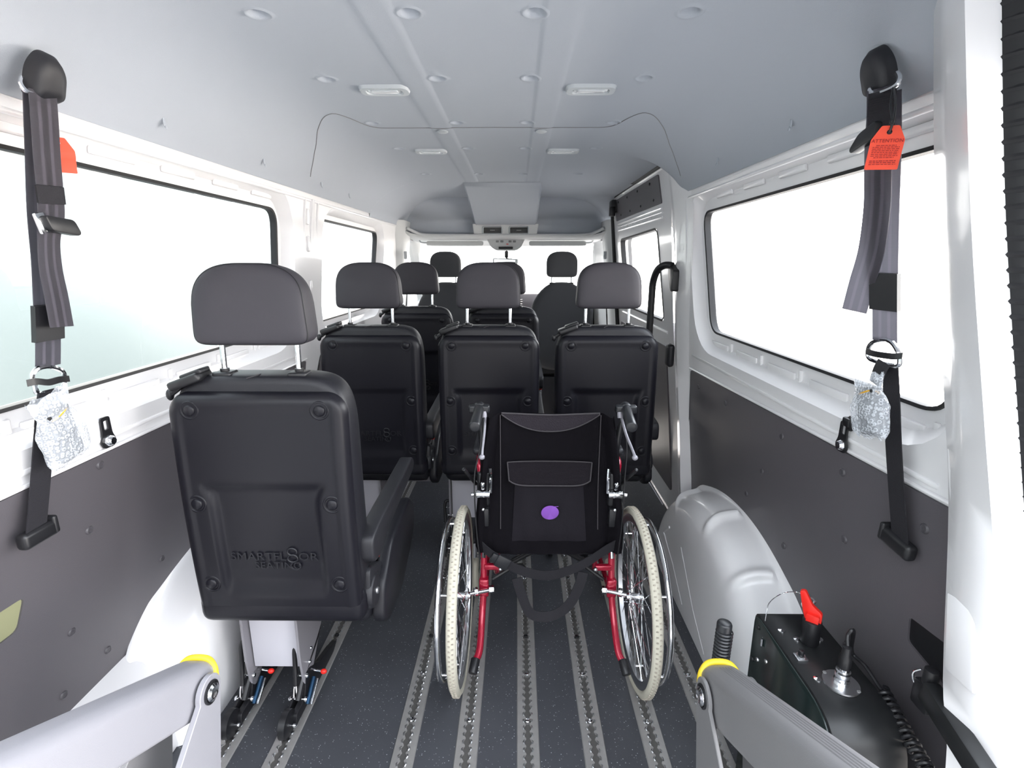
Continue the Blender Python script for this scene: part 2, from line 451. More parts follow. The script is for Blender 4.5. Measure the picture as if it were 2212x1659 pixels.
def text_mb(body, size, depth, fontscale=(1, 1)):
    """letters as a mesh in the XY plane, centred, read from +Z"""
    cu = bpy.data.curves.new('lettering', 'FONT'); cu.body = body; cu.size = size; cu.extrude = depth
    cu.align_x = 'CENTER'; cu.align_y = 'CENTER'; cu.resolution_u = 3; cu.space_character = 1.05
    o = bpy.data.objects.new('lettering', cu); COL.objects.link(o)
    bpy.context.view_layer.update()
    me = bpy.data.meshes.new_from_object(o.evaluated_get(bpy.context.evaluated_depsgraph_get()))
    bpy.data.objects.remove(o); bpy.data.curves.remove(cu)
    mb = MB(); mb.bm.from_mesh(me); bpy.data.meshes.remove(me)
    for v in mb.bm.verts: v.co.x *= fontscale[0]; v.co.y *= fontscale[1]
    return mb

def pillow(mb, outline, prof, place):
    """rounded cushion: outline = closed list of (x,z); prof = list of (scale, y); place(x,y,z,scale)->Vector"""
    rings = []
    for k, y in prof:
        rings.append([mb.bm.verts.new(place(x, y, z, k)) for x, z in outline])
    n = len(outline)
    for A, B in zip(rings, rings[1:]):
        for i in range(n): mb.bm.faces.new((A[i], A[(i + 1) % n], B[(i + 1) % n], B[i]))
    for R in (rings[0], rings[-1]):
        c = mb.bm.verts.new(sum((v.co for v in R), Vector()) / n)
        for i in range(n): mb.bm.faces.new((c, R[i], R[(i + 1) % n]))

def lerp_tab(t, tab):
    if t <= tab[0][0]: return tab[0][1]
    for (a, va), (b, vb) in zip(tab, tab[1:]):
        if t <= b: return va + (vb - va) * (t - a) / (b - a)
    return tab[-1][1]
def sstep(a, b, x):
    t = max(0.0, min(1.0, (x - a) / (b - a))); return t * t * (3 - 2 * t)
# ------------------------------------------------------------------ the van: shell
CX0 = -0.10                                   # centre line of the van
HT_L = [(-.02, 1.13), (0.4, 1.06), (1.0, .90), (1.16, .89), (1.64, .868), (1.76, .85), (2.05, .78)]
HT_R = [(-.02, 1.00), (0.4, .965), (1.0, .90), (1.16, .89), (1.64, .868), (1.76, .85), (2.05, .78)]
def wx(side, z, off=0.0):
    """x of the inner wall skin at height z; side -1 left, +1 right; off>0 goes outward"""
    return CX0 + side * (lerp_tab(z, HT_L if side < 0 else HT_R) + off)
ZC = [0.4, 1.0, 1.16, 1.4, 1.64, 1.76]
YREAR, YBULK = 0.80, 4.35

# ---- side windows (y, z) opening in the recessed skin
WINS = {  # name: (side, opening polygon, reveal growth, number, glass)
 'L1': (-1, [(0.70, 1.145), (2.19, 1.145), (2.23, 1.655), (0.70, 1.665)], 0.075, 1, 'glass_green'),
 'L2': (-1, [(2.62, 1.13), (3.66, 1.13), (3.80, 1.645), (2.70, 1.655)], 0.06, 2, 'glass'),
 'R1': (1, [(0.945, 1.145), (2.19, 1.145), (2.34, 1.650), (0.945, 1.660)], 0.08, 3, 'glass'),
}
def window(key):
    side, poly, gr, num, gm = WINS[key]
    op = rpoly(poly, 0.075, 8); rec = grow(rpoly(poly, 0.12, 8), gr)
    hole_rec = rec
    # recess walls + recessed skin
    m = MB(); OFF = 0.045
    A = [(wx(side, z), y, z) for y, z in rec]
    A2 = [(wx(side, z, 0.012), y, z) for y, z in grow(rec, -0.010)]
    B = [(wx(side, z, OFF), y, z) for y, z in grow(rec, -0.035)]
    C = [(wx(side, z, OFF), y, z) for y, z in op]
    D = [(wx(side, z, OFF + 0.012), y, z) for y, z in op]
    strip(m, A, A2); strip(m, A2, B); strip(m, B, C); strip(m, C, D)
    # stamped bosses along the lower ledge
    fr = m.build('window_%d' % num, 'white', weld=1e-5, recalc=True); tag(fr, kind='structure')
    m = MB()
    E0 = [(wx(side, z, OFF + 0.004), y, z) for y, z in grow(op, 0.001)]
    E1 = [(wx(side, z, OFF - 0.006), y, z) for y, z in grow(op, 0.0)]
    E2 = [(wx(side, z, OFF - 0.004), y, z) for y, z in grow(op, -0.008)]
    E3 = [(wx(side, z, OFF + 0.02), y, z) for y, z in grow(op, -0.008)]
    strip(m, E0, E1); strip(m, E1, E2); strip(m, E2, E3)
    o = m.build('seal', 'seal', fr, weld=1e-5)
    g = sheet(grow(op, 0.004), [], lambda u, v: (wx(side, v, OFF + 0.014), u, v), cuts_v=[1.16, 1.64])
    g.build('glass', gm, fr)
    return hole_rec, fr

def wall(side, name, ywins):
    holes = []
    for k in ywins: holes.append(window(k)[0])
    y1 = YBULK
    if side > 0: outline = [(YREAR, -.02), (2.50, -.02), (2.50, 1.0), (2.58, 1.6), (2.60, 2.03), (YREAR, 2.03)]
    else: outline = [(YREAR - .15, -.02), (y1, -.02), (y1, 2.03), (YREAR - .15, 2.03)]
    g = sheet(outline, holes, lambda u, v: (wx(side, v), u, v), cuts_u=[], cuts_v=ZC)
    w = g.build(name, 'white'); tag(w, kind='structure')
    return w
wallL = wall(-1, 'wall_left', ['L1', 'L2'])
wallR = wall(1, 'wall_right', ['R1'])

# outer skin of the body, keeps daylight out except at the openings
def outer(side, name, holes, y0, y1):
    g = sheet([(y0, -.10), (y1, -.10), (y1, 2.12), (y0, 2.12)], holes, lambda u, v: (wx(side, v, 0.075), u, v), cuts_v=ZC)
    o = g.build(name, 'white'); tag(o, kind='structure'); return o
hl = [grow(rpoly(WINS['L1'][1], .075, 8), 0.01), grow(rpoly(WINS['L2'][1], .075, 8), 0.01)]
outer(-1, 'wall_outer_left', hl, 0.62, 4.32)
SD_WIN = [(2.78, 1.12), (3.80, 1.12), (3.93, 1.60), (2.90, 1.62)]
hr = [grow(rpoly(WINS['R1'][1], .075, 8), 0.01), grow(rpoly(SD_WIN, .06, 8), 0.012)]
outer(1, 'wall_outer_right', hr, YREAR - .02, 4.35)

# stamped ribs of the body in the window ledges and between the windows
def blob(mb, side, y0, y1, z0, z1, off, h=0.006, b=0.005):
    """small raised pad on the wall skin, facing into the van"""
    t = MB(); t.box(-h, h, y0, y1, z0, z1, b)
    for v in t.bm.verts: v.co.x = wx(side, v.co.z, off) + v.co.x
    mb.merge(t)
for side, nm in ((-1, 'wall_left_ribs'), (1, 'wall_right_ribs')):
    m = MB()
    ys = [1.0, 1.25, 1.5, 1.75, 2.0]
    for y in ys:
        blob(m, side, y, y + .17, 1.09, 1.115, 0.041, 0.005)
        blob(m, side, y - .035, y - .02, 1.075, 1.13, 0.042, 0.005)
        blob(m, side, y + .02, y + .17, 1.685, 1.705, 0.040, 0.005)
    # pillar strips between the windows
    for (a, b_, h) in ((2.40, 2.415, .008), (2.47, 2.50, .012), (2.55, 2.565, .006)) if side < 0 else ((2.40, 2.412, .008), (2.47, 2.495, .014)):
        blob(m, side, a, b_, .62, 1.72, 0.0, h)
    for z in (1.15, 1.32, 1.52, 1.64): blob(m, side, 2.425, 2.455, z - .035, z + .035, 0.0, .010, .008)
    # long swage line under the window
    blob(m, side, 0.9, 2.3, 1.018, 1.030, 0.0, 0.004)
    blob(m, side, 0.9, 4.2 if side < 0 else 2.45, 1.708, 1.720, 0.0, 0.006)
    o = m.build(nm, 'white'); tag(o, kind='structure')

# ---- floor
m = MB(); m.box(-1.24, 0.92, 0.42, 5.6, -0.06, 0.0)
fl = m.build('floor', 'floor', smooth=0); tag(fl, kind='structure')
m = MB(); m.box(-1.24, 0.92, 0.36, 0.42, -0.06, 0.004, .003)
tag(m.build('floor_rear_edge', 'alu'), kind='structure')

# ---- grey lining panels on the side walls
def lining(side, name, outline, holes=(), th=0.006):
    m = MB()
    g = sheet(outline, holes, lambda u, v: (wx(side, v, -th), u, v), cuts_v=ZC)
    m.merge(g)
    for L in [outline] + list(holes):
        strip(m, [(wx(side, z, -th), y, z) for y, z in L], [(wx(side, z, 0.0), y, z) for y, z in L])
    o = m.build(name, 'panel', weld=1e-5); tag(o, kind='structure'); return o
slotR = rpoly([(0.825, .635), (0.935, .655), (0.935, .715), (0.825, .728)], 0.01, 3)
slotL = rpoly([(0.70, .655), (0.94, .660), (0.952, .735), (0.70, .745)], 0.015, 4)
pR = lining(1, 'wall_right_panel', rpoly([(0.80, 0.0), (2.45, 0.0), (2.31, .955), (0.80, 1.0)], .02, 3), [slotR])
pL = lining(-1, 'wall_left_panel', rpoly([(0.66, 0.0), (2.45, 0.0), (2.36, .985), (0.66, .99)], .02, 3), [slotL])
pL2 = lining(-1, 'wall_left_front_panel', rpoly([(2.55, 0.0), (3.9, 0.0), (3.9, .985), (2.55, .985)], .02, 3))
# screws / caps in the panels
def cap(parent, side, y, z, r=0.011):
    m = MB(); x = wx(side, z, -0.006)
    m.lathe([(0, r), (-side * .002, r * .95), (-side * .004, r * .7), (-side * .003, r * .45), (-side * .004, 0.0001)], (x, y, z), 'x', 16)
    m.build('panel_screw', 'panel_cap', parent)
for y, z in ((1.135, .965), (1.117, .801), (1.086, .536), (1.215, .37), (1.07, .36), (1.42, .53), (1.52, .95)): cap(pL, -1, y, z)
for y, z in ((1.471, .925), (1.176, .936), (1.597, .758), (1.717, .62), (1.157, .764), (.915, .93), (1.449, .57), (1.13, .477), (1.9, .91), (2.2, .90)): cap(pR, 1, y, z)
# light alloy edge between panel and paint
for side, y0, y1, nm in ((-1, .66, 2.36, 'trim_1'), (1, .80, 2.31, 'trim_2')):
    m = MB(); zt = 0.997
    m.tube([(wx(side, zt, -.004), y0, zt + (.0 if side < 0 else .012)), (wx(side, zt, -.004), y1, zt - (0.004 if side < 0 else .034))], .005, 8, sub=1)
    tag(m.build(nm, 'white'), kind='structure')
# bright insulation behind the hand slot on the left, black sheet on the right painting in the cavity's shade
m = sheet([(.67, .64), (.97, .64), (.97, .76), (.67, .76)], [], lambda u, v: (wx(-1, v, -.002), u, v)); tag(m.build('wall_left_cavity', 'beige'), kind='structure')
m = sheet([(.81, .625), (.95, .625), (.95, .74), (.81, .74)], [], lambda u, v: (wx(1, v, -.002), u, v)); tag(m.build('wall_right_cavity_shade', 'black'), kind='structure')

# ---- wheel arches
def arch(side, name, xw, xi, yc, af, an, bh, ribs):
    """half-ellipse tub: xw wall x, xi inner face x"""
    m = MB(); w = xi - xw                     # signed width
    prof = [(1.07, -.02), (1.065, .05), (1.03, .09), (1.0, .17), (.985, .35), (.965, .60), (.94, .75), (.90, .87), (.84, .95), (.74, .985), (.5, 1.0), (.001, 1.0)]
    P = spline([Vector((a, b, 0)) for a, b in prof], 4)[0]
    nt_ = 240
    def f(i, j):
        t = PI * i / (nt_ - 1); a = af if math.cos(t) > 0 else an
        r, s_ = P[j].x, P[j].y
        d = 0.0
        for (t0, wd, s0, s1) in ribs:
            d += 0.038 * math.exp(-((t - t0 - 0.16 * (s_ - .5) ** 2) / wd) ** 2) * sstep(s0, s0 + .1, s_) * (1 - sstep(s1 - .1, s1, s_))
        r2 = r * (1 + d) if s_ < .97 else r
        return Vector((xw + w * (s_ + d * .3), yc + a * r2 * math.cos(t), bh * r2 * math.sin(t) * (1.0) - .002))
    m.grid(nt_, len(P), f)
    # side-face stamped strokes
    def stroke(pts):
        m.tube([(xi + (0.001 if w < 0 else -.001), y, z) for y, z in pts], .006, 6, sub=1, flat=(1, .5) if True else None)
    if side > 0:
        stroke([(2.18, .20), (2.02, .14), (1.86, .045)]); stroke([(2.18, .20), (2.10, .27)]); stroke([(1.93, .27), (1.74, .11), (1.60, .03)])
    o = m.build(name, 'white'); tag(o, kind='structure'); return o
arch(1, 'wall_right_wheel_arch', wx(1, .35, -.004), 0.690, 1.75, .66, .58, .53, [(.95, .030, .16, .99), (1.58, .036, .16, .99), (2.08, .036, .16, .99)])
arch(-1, 'wall_left_wheel_arch', wx(-1, .35, -.004), -0.965, 1.75, .66, .53, .50, [(.95, .055, .25, .85)])
# painted ledges running from the arches to the rear and front
for side, xi, nm in ((-1, -1.03, 'wall_left_sill'), (1, .79, 'wall_right_sill')):
    m = MB(); xo = wx(side, .3)
    m.prism([(xo, -.0), (xi, -.0), (xi + side * .02, .17), (xo, .30)], 'y', 0.66, 1.32, .012, 2)
    tag(m.build(nm, 'white'), kind='structure')

# ---- ceiling: shaped headliner
PROF = [(.853, 1.720), (.843, 1.752), (.800, 1.805), (.735, 1.856), (.655, 1.897), (.570, 1.922), (.48, 1.930), (.30, 1.931), (.0, 1.932)]
PP = [Vector((p.x, p.y)) for p in spline([Vector((a, b, 0)) for a, b in PROF], 10)[0]]
PL = [0.0]
for a, b in zip(PP, PP[1:]): PL.append(PL[-1] + (b - a).length)
def prof_at(s):
    """s in 0..1 from the wall edge to the centre"""
    d = s * PL[-1]
    for i in range(len(PL) - 1):
        if d <= PL[i + 1]:
            t = (d - PL[i]) / (PL[i + 1] - PL[i]); return PP[i].lerp(PP[i + 1], t), (PP[i + 1] - PP[i]).normalized()
    return PP[-1], Vector((-1, 0))
DX = [-.43, -.122, .134, .447]; DY = [1.18, 1.56, 2.02, 2.45, 3.13]
def lin(a, b, n): return [a + (b - a) * i / n for i in range(n)]
ycoords = set(round(v, 4) for v in lin(.46, 3.42, 74)) | {3.42}
for d in DY:
    for k in range(-9, 10): ycoords.add(round(d + k * .0032, 4))
for k in range(-6, 7): ycoords.add(round(2.09 + k * .003, 4))
ycoords = sorted(ycoords)
# signed lateral coordinate: arc length from the centre
def sco(u):                                    # lateral u on the flat part -> arc coordinate
    return u
Ltot = PL[-1]
acoords = set(round(v, 4) for v in lin(-Ltot, Ltot, 90)) | {round(Ltot, 4)}
for d in DX:
    for k in range(-9, 10): acoords.add(round(d + k * .0032, 4))
for c in (-.19, .19):
    for e in (-.045, -.035, -.025, .025, .035, .045): acoords.add(round(c + e, 4))
acoords = sorted(a for a in acoords if abs(a) <= Ltot)
def door_zone(p, aa, y):
    """above the sliding door the lining stays high and runs out to the door seal"""
    w = sstep(2.42, 2.66, y) * (1 - sstep(4.06, 4.24, y)); t = max(0, (aa - .45) / (Ltot - .45))
    return p.lerp(Vector((.46 + .365 * t, 1.930 - .018 * t * t)), w) if t > 0 and w > 0 else p
def ceil_pt(a, y):
    sgn = 1 if a >= 0 else -1; aa = abs(a)
    p, t = prof_at(1 - aa / Ltot)
    if a > 0: p = door_zone(p, aa, y)
    n = Vector((t.y, -t.x))                     # outward normal in (u,z)
    if n.y < 0: n = -n
    disp = 0.0
    if aa < .75:
        for dx in DX:
            for dy in DY:
                r = math.hypot(a - dx, y - dy)
                if r < .029:
                    disp += .018 * (1 - sstep(.011, .020, r)) - .0025 * math.exp(-((r - .025) / .003) ** 2)
        rb = max(0, 1 - abs(abs(a) - .19) / .045)
        disp += -.0028 * sstep(0, .35, rb) * sstep(.5, .8, y)
    q = p + n * disp
    return Vector((CX0 + sgn * q.x, y, q.y))
m = MB(); m.grid(len(ycoords), len(acoords), lambda i, j: ceil_pt(acoords[j], ycoords[i]))
ceil = m.build('ceiling', 'lining', smooth=60); tag(ceil, kind='structure')
# joint between rear and front headliner with its up-swept ends
SEAM = [(0, 2.09), (.44, 2.09), (.475, 2.06), (.515, 1.93), (.545, 1.88), (.585, 1.90), (.65, 2.0), (.72, 2.14), (.80, 2.27), (.87, 2.36)]
m = MB(); pts = []
for a in lin(-.87, .87, 58) + [.87]:
    y = lerp_tab(abs(a), SEAM); p = ceil_pt(max(-Ltot * .985, min(Ltot * .985, a * Ltot / .97)), y); p.z -= .0006; pts.append(p)
m.tube(pts, .0015, 6, sub=3)
tag(m.build('ceiling_joint', 'grey_coat'), kind='structure')
# small half-round clip covers at the joint
for cx in (-.19, .19):
    m = MB(); m.sphere((CX0 + cx, 2.13, 1.926), .022, (1, 1.2, .25)); tag(m.build('ceiling_clip', 'lamp_rim'), kind='structure')
# small pull-outs low on the headliner sides
m = MB()
for side, y in ((-1, 1.42), (-1, 1.95), (-1, 2.5), (-1, 2.9), (1, 1.45), (1, 1.95)):
    p, t = prof_at(.10); m.sphere((CX0 + side * (p.x - .001), y, 1.775), .005, (.3, 1, 1)); m.sphere((CX0 + side * (p.x + .002), y, 1.79), .008, (.3, .8, 2.0))
tag(m.build('ceiling_side_clips', 'lining'), kind='structure')

# roof skin and closing strips
m = MB(); m.box(-1.0, .80, .40, 5.4, 2.02, 2.06); tag(m.build('roof', 'white'), kind='structure')
m = MB(); m.box(-1.0, .80, .40, .46, 1.80, 2.03, .02); tag(m.build('roof_rear_rail', 'white'), kind='structure')

# ---- rear pillars (door frame), right one in view, mirrored one outside the frame on the left
def pillar(mirror, name):
    A = [(.640, .97, 2.05), (.655, .945, 1.93), (.675, .945, 1.80), (.716, .920, 1.50), (.742, .86, 1.20), (.752, .82, 1.02), (.757, .765, .72), (.772, .735, .54), (.79, .70, .0)]
    C = [(.585, .84, 2.05), (.600, .83, 1.93), (.615, .815, 1.80), (.665, .79, 1.50), (.705, .74, 1.20), (.735, .715, 1.02), (.785, .675, .72), (.815, .65, .54), (.87, .62, .0)]
    B = [(a[0] * .45 + c[0] * .55 - .004, a[1] * .45 + c[1] * .55, a[2]) for a, c in zip(A, C)]
    C = [tuple(c) for c in C]
    D = [(c[0] + .07, c[1] - .03, c[2]) for c in C]
    W_ = [(wx(1, z) + .03, y + .06, z) for (x, y, z) in A]
    def mx(p): return Vector((2 * CX0 - p[0] - (.04 if p[2] < .8 else .0), p[1], p[2])) if mirror else Vector(p)
    B = [(b[0] + .0, b[1], b[2]) for b in B]
    rows = [spline([mx(p) for p in R], 5)[0] for R in (W_, A, B, C, D)]
    m = MB(); m.grid(len(rows), len(rows[0]), lambda i, j: rows[i][j])
    es = [e for e in m.bm.edges if len(e.link_faces) == 2 and e.calc_face_angle(0) > .35]
    o = m.build(name, 'white', smooth=70); tag(o, kind='structure')
    m = MB(); m.tube([mx((p[0] + .072, p[1] - .012, p[2])) for p in C], .036, 16, sub=5)
    for k in range(0, 90):
        z = 2.0 - k * .022
        x = lerp_tab(z, sorted((c[2], c[0] + .072) for c in C)); y = lerp_tab(z, sorted((c[2], c[1] - .012) for c in C))
        m.lathe([(-.004, .0355), (0, .038), (.004, .0355)], mx((x, y, z)), 'z', 20)
    m.build('seal', 'seal', o)
    # stamped pads on the pillar
    m = MB()
    for z0, z1 in ((1.50, 1.60), (1.03, 1.13), (.74, .88)):
        t = MB(); t.box(-.006, .006, -.03, .03, z0, z1, .006)
        for v in t.bm.verts:
            z = v.co.z; q = mx((lerp_tab(z, sorted((a[2], a[0]) for a in A)) + .005 + v.co.x, lerp_tab(z, sorted((a[2], a[1]) for a in A)) - .03 + v.co.y, z)); v.co = q
        m.merge(t)
    m.build('stamped_pad', 'white', o)
    return o
pillar(False, 'trim_3')
pillar(True, 'trim_4')

# ---- sliding door on the right with its opening
def sdx(z): return lerp_tab(z, [(0, .90), (.5, .86), (1.0, .81), (1.95, .735)])
m = MB()
sd_out = rpoly([(2.56, .02), (4.12, .02), (4.20, 1.93), (2.66, 1.93)], .05, 4)
sd_hole = rpoly(SD_WIN, .06, 8)
rec1 = rpoly([(2.80, 1.735), (4.04, 1.735), (4.08, 1.885), (2.86, 1.885)], .015, 3)
rec2 = rpoly([(2.70, .16), (3.92, .16), (3.98, .99), (2.74, .99)], .03, 3)
g = sheet(sd_out, [sd_hole], lambda u, v: (sdx(v), u, v), cuts_v=[.5, 1.0]); m.merge(g)
strip(m, [(sdx(z), y, z) for y, z in sd_hole], [(sdx(z) + .05, y, z) for y, z in sd_hole])
sd = m.build('door_1', 'white', weld=1e-5); tag(sd, kind='structure')
for nm, rc in (('upper_panel', rec1), ('lower_panel', rec2)):
    m = MB(); g = sheet(rc, [], lambda u, v: (sdx(v) - .006, u, v), cuts_v=[.5]); m.merge(g)
    strip(m, [(sdx(z) - .006, y, z) for y, z in rc], [(sdx(z) + .002, y, z) for y, z in rc]); m.build(nm, 'panel', sd, weld=1e-5)
m = MB()
for y in (2.95, 3.25, 3.55, 3.85): m.sphere((sdx(1.76) - .008, y, 1.765), .008, (.5, 1, 1)); m.sphere((sdx(1.86) - .008, y + .08, 1.86), .008, (.5, 1, 1))
m.build('panel_screw', 'black', sd)
m = MB()
for k, (z, r) in enumerate(((1.712, .008), (1.665, .006), (1.690, .004))):
    m.tube([(sdx(z) - .002, 2.80, z), (sdx(z) - .002, 3.98, z)], r, 8, sub=1)
for y in (2.9, 3.1, 3.3, 3.5, 3.7): m.tube([(sdx(1.66), y, 1.672), (sdx(1.66), y + .12, 1.672), (sdx(1.66), y + .12, 1.70), (sdx(1.66), y, 1.70)], .005, 6, closed=True, sub=3)
m.tube([(sdx(1.07), 2.72, 1.07), (sdx(1.07), 3.9, 1.07)], .008, 8, sub=1)
m.build('stamped_ribs', 'white', sd)
m = MB(); E1 = [(sdx(z) - .003, y, z) for y, z in grow(sd_hole, .002)]; E2 = [(sdx(z) - .003, y, z) for y, z in grow(sd_hole, -.010)]; E3 = [(sdx(z) + .03, y, z) for y, z in grow(sd_hole, -.010)]
strip(m, E1, E2); strip(m, E2, E3); m.build('seal', 'seal', sd, weld=1e-5)
sheet(grow(sd_hole, .004), [], lambda u, v: (sdx(v) + .035, u, v)).build('glass', 'glass', sd)
m = MB(); m.box(.715, .84, 2.42, 4.45, 1.928, 2.03, .01); tag(m.build('trim_15', 'white'), kind='structure')
# rubber seal round the door opening and the roller block
m = MB(); m.tube([(.752, 2.50, 1.925), (.735, 2.8, 1.925), (.735, 4.1, 1.925), (.737, 4.19, 1.90), (.748, 4.17, 1.7), (.79, 4.10, 1.1), (.83, 4.05, .6), (.86, 4.02, .1)], .016, 10, sub=4)
tag(m.build('trim_5', 'seal'), kind='structure')
m = MB(); m.box(.700, .775, 4.02, 4.12, 1.80, 1.89, .012); m.box(.69, .73, 4.0, 4.06, 1.77, 1.84, .008); tag(m.build('trim_6', 'black'), kind='structure')
# pillar behind the sliding door
m = MB()
A = [(.700, 2.60, 1.93), (.735, 2.58, 1.72), (.762, 2.56, 1.5), (.772, 2.52, 1.2), (.775, 2.46, .95), (.80, 2.42, .6), (.82, 2.39, .3), (.86, 2.36, .0)]
B = [(x + .10, y + .05, z) for x, y, z in A]; W0 = [(wx(1, z) + .002, 2.34, z) for x, y, z in A]; C_ = [(x - .006, y - .055, z) for x, y, z in A]; D_ = [(x - .004, y - .035, z) for x, y, z in A]
rows = [spline([Vector(p) for p in R], 5)[0] for R in (B, A, D_, C_, W0)]
m.grid(len(rows), len(rows[0]), lambda i, j: rows[i][j])
m.build('wall_right_pillar', 'white', smooth=35)['kind'] = 'structure'
m = MB()
for z0, z1 in ((1.48, 1.66), (.70, .98), (.30, .52)):
    t = MB(); t.tube([(0, -.017, z0), (0, .017, z0), (0, .017, z1), (0, -.017, z1)], .003, 6, closed=True, sub=4)
    for v in t.bm.verts:
        v.co.x += lerp_tab(v.co.z, sorted((a[2], a[0]) for a in A)) + .002; v.co.y += lerp_tab(v.co.z, sorted((a[2], a[1]) for a in A)) - .015
    m.merge(t)
m.build('wall_right_pillar_stampings', 'white')['kind'] = 'structure'
# ------------------------------------------------------------------ front of the van: cap lining, cab
m = MB()
ys = lin(3.42, 4.46, 20) + [4.46]
na = 60
def cap_pt(i, j):
    a = -Ltot + 2 * Ltot * j / (na - 1); aa = abs(a); sg = 1 if a >= 0 else -1
    p, t = prof_at(1 - aa / Ltot)
    if a > 0: p = door_zone(p, aa, ys[i])
    return Vector((CX0 + sg * p.x, ys[i], p.y))
m.grid(len(ys), na, cap_pt)
tag(m.build('ceiling_front', 'lining', smooth=60), kind='structure')
# bulkhead lining above the windscreen
m = MB()
pts = [(CX0 + p.x, p.y) for p in PP[::4]] + [(CX0 - p.x, p.y) for p in PP[::-4]]
pts = [(x, z) for x, z in pts if z > 1.68]
poly = [(CX0 - .86, 1.66)] + sorted([q for q in pts if q[0] < CX0], key=lambda q: (q[1], q[0])) + sorted([q for q in pts if q[0] >= CX0], key=lambda q: (-q[1], q[0])) + [(CX0 + .86, 1.66)]
g = sheet([(CX0 - .86, 1.655), (CX0 + .86, 1.655), (CX0 + .86, 1.94), (CX0 - .86, 1.94)], [], lambda u, v: (u, 4.46 - .22 * sstep(1.75, 1.93, v), v), cuts_v=[1.72, 1.75, 1.78, 1.81, 1.84, 1.87, 1.9])
m.merge(g); tag(m.build('ceiling_bulkhead', 'lining', smooth=60), kind='structure')
# centre ramp between the two side recesses
m = MB()
def ramp(i, j):
    y = 3.45 + (4.42 - 3.45) * i / 14; zt = 1.9305 - (.20) * (i / 14) ** 1.3
    xs = [-.385, -.372, -.36, -.345, -.1, .145, .16, .172, .185]; k = [0.2, .12, .03, 0, 0, 0, .03, .12, .2]
    return Vector((xs[j], y, min(1.94, zt + k[j] * (1 if i > 0 else .1))))
m.grid(15, 9, ramp); tag(m.build('ceiling_ramp', 'lining', smooth=50), kind='structure')

# air vent block
vt = thing('air_vent_panel', (-.10, 4.42, 1.655), 'pale plastic panel with two dark air vents under the roof ramp above the windscreen', 'air vent')
m = MB()
sheet_out = [(-.358, 1.650), (.156, 1.650), (.172, 1.742), (-.374, 1.742)]
holes = [rpoly([(-.285, 1.668), (-.135, 1.668), (-.135, 1.718), (-.285, 1.718)], .008, 3), rpoly([(-.065, 1.668), (.085, 1.668), (.085, 1.718), (-.065, 1.718)], .008, 3)]
m.merge(sheet(sheet_out, holes, lambda u, v: (u, 4.40, v)))
for h in holes:
    strip(m, [(x, 4.40, z) for x, z in h], [(x, 4.46, z) for x, z in h])
strip(m, [(x, 4.40, z) for x, z in sheet_out], [(x, 4.47, z) for x, z in sheet_out])
m.build('housing', 'cab_plastic', vt, weld=1e-5)
for h in holes:
    x0, x1 = h[0][0] - .0, 0; cx = (min(p[0] for p in h) + max(p[0] for p in h)) / 2
    m = MB(); strip(m, [(x, 4.398, z) for x, z in grow(h, .010)], [(x, 4.392, z) for x, z in grow(h, .004)]); strip(m, [(x, 4.392, z) for x, z in grow(h, .004)], [(x, 4.41, z) for x, z in grow(h, -.003)])
    fr = m.build('vent_frame', 'lamp_rim', vt, weld=1e-5)
    m = MB(); m.box(cx - .08, cx + .08, 4.452, 4.46, 1.662, 1.722); m.build('vent_back', 'black', fr)
    m = MB()
    for k in range(4): m.box(cx - .072, cx + .072, 4.42, 4.44, 1.676 + k * .011, 1.679 + k * .011)
    m.box(cx - .02, cx + .02, 4.412, 4.424, 1.690, 1.700, .002)
    m.build('vent_slats', 'button', fr)
# header shelf across the windscreen top
m = MB()
prof = [(4.40, 1.655), (4.42, 1.640), (4.50, 1.628), (4.75, 1.615), (5.02, 1.600), (5.08, 1.585), (5.10, 1.60), (5.10, 1.68), (4.46, 1.70)]
xs = lin(-.93, .73, 30) + [.73]
def hd(i, j):
    x = xs[i]; e = max(0, (abs(x + .10) - .70) / .13); y, z = prof[j]
    return Vector((x, y - .16 * min(1, e) ** 2 * (1 if j < 4 else .3), z + .035 * min(1.2, e) ** 2 * (1 if j < 3 else .4)))
m.grid(len(xs), len(prof), hd); tag(m.build('trim_7', 'cab_plastic', smooth=50), kind='structure')
m = MB(); m.tube([(-.90, 4.30, 1.705), (-.84, 4.36, 1.675), (-.76, 4.385, 1.655), (-.5, 4.39, 1.652), (-.1, 4.39, 1.650), (.3, 4.39, 1.652), (.56, 4.385, 1.655), (.64, 4.36, 1.675), (.70, 4.30, 1.705)], .012, 8, sub=4)
tag(m.build('trim_8', 'cab_plastic'), kind='structure')
# sun visors
for x0, x1, s, lab in ((-.80, -.30, -1, 'long pale sun visor folded up over the windscreen, driver side beside left window'), (.10, .60, 1, 'long pale sun visor folded up over the windscreen, on sliding door side')):
    v = thing('sun_visor', ((x0 + x1) / 2, 4.75, 1.58), lab, 'sun visor', 'sun visors above the windscreen')
    m = MB(); q = rpoly([(x0, 1.575), (x1, 1.575), (x1 - (.0 if s < 0 else .0), 1.615), (x0, 1.615)], .018, 4)
    m.prism(q, 'y', 4.62, 4.64, .004, 2)
    m.build('visor_pad', 'cab_plastic', v)
    m = MB(); xx = x0 if s < 0 else x1; m.tube([(xx, 4.65, 1.60), (xx + s * .05, 4.65, 1.605), (xx + s * .07, 4.66, 1.63)], .006, 8, sub=4); m.build('visor_pivot', 'lamp_rim', v)
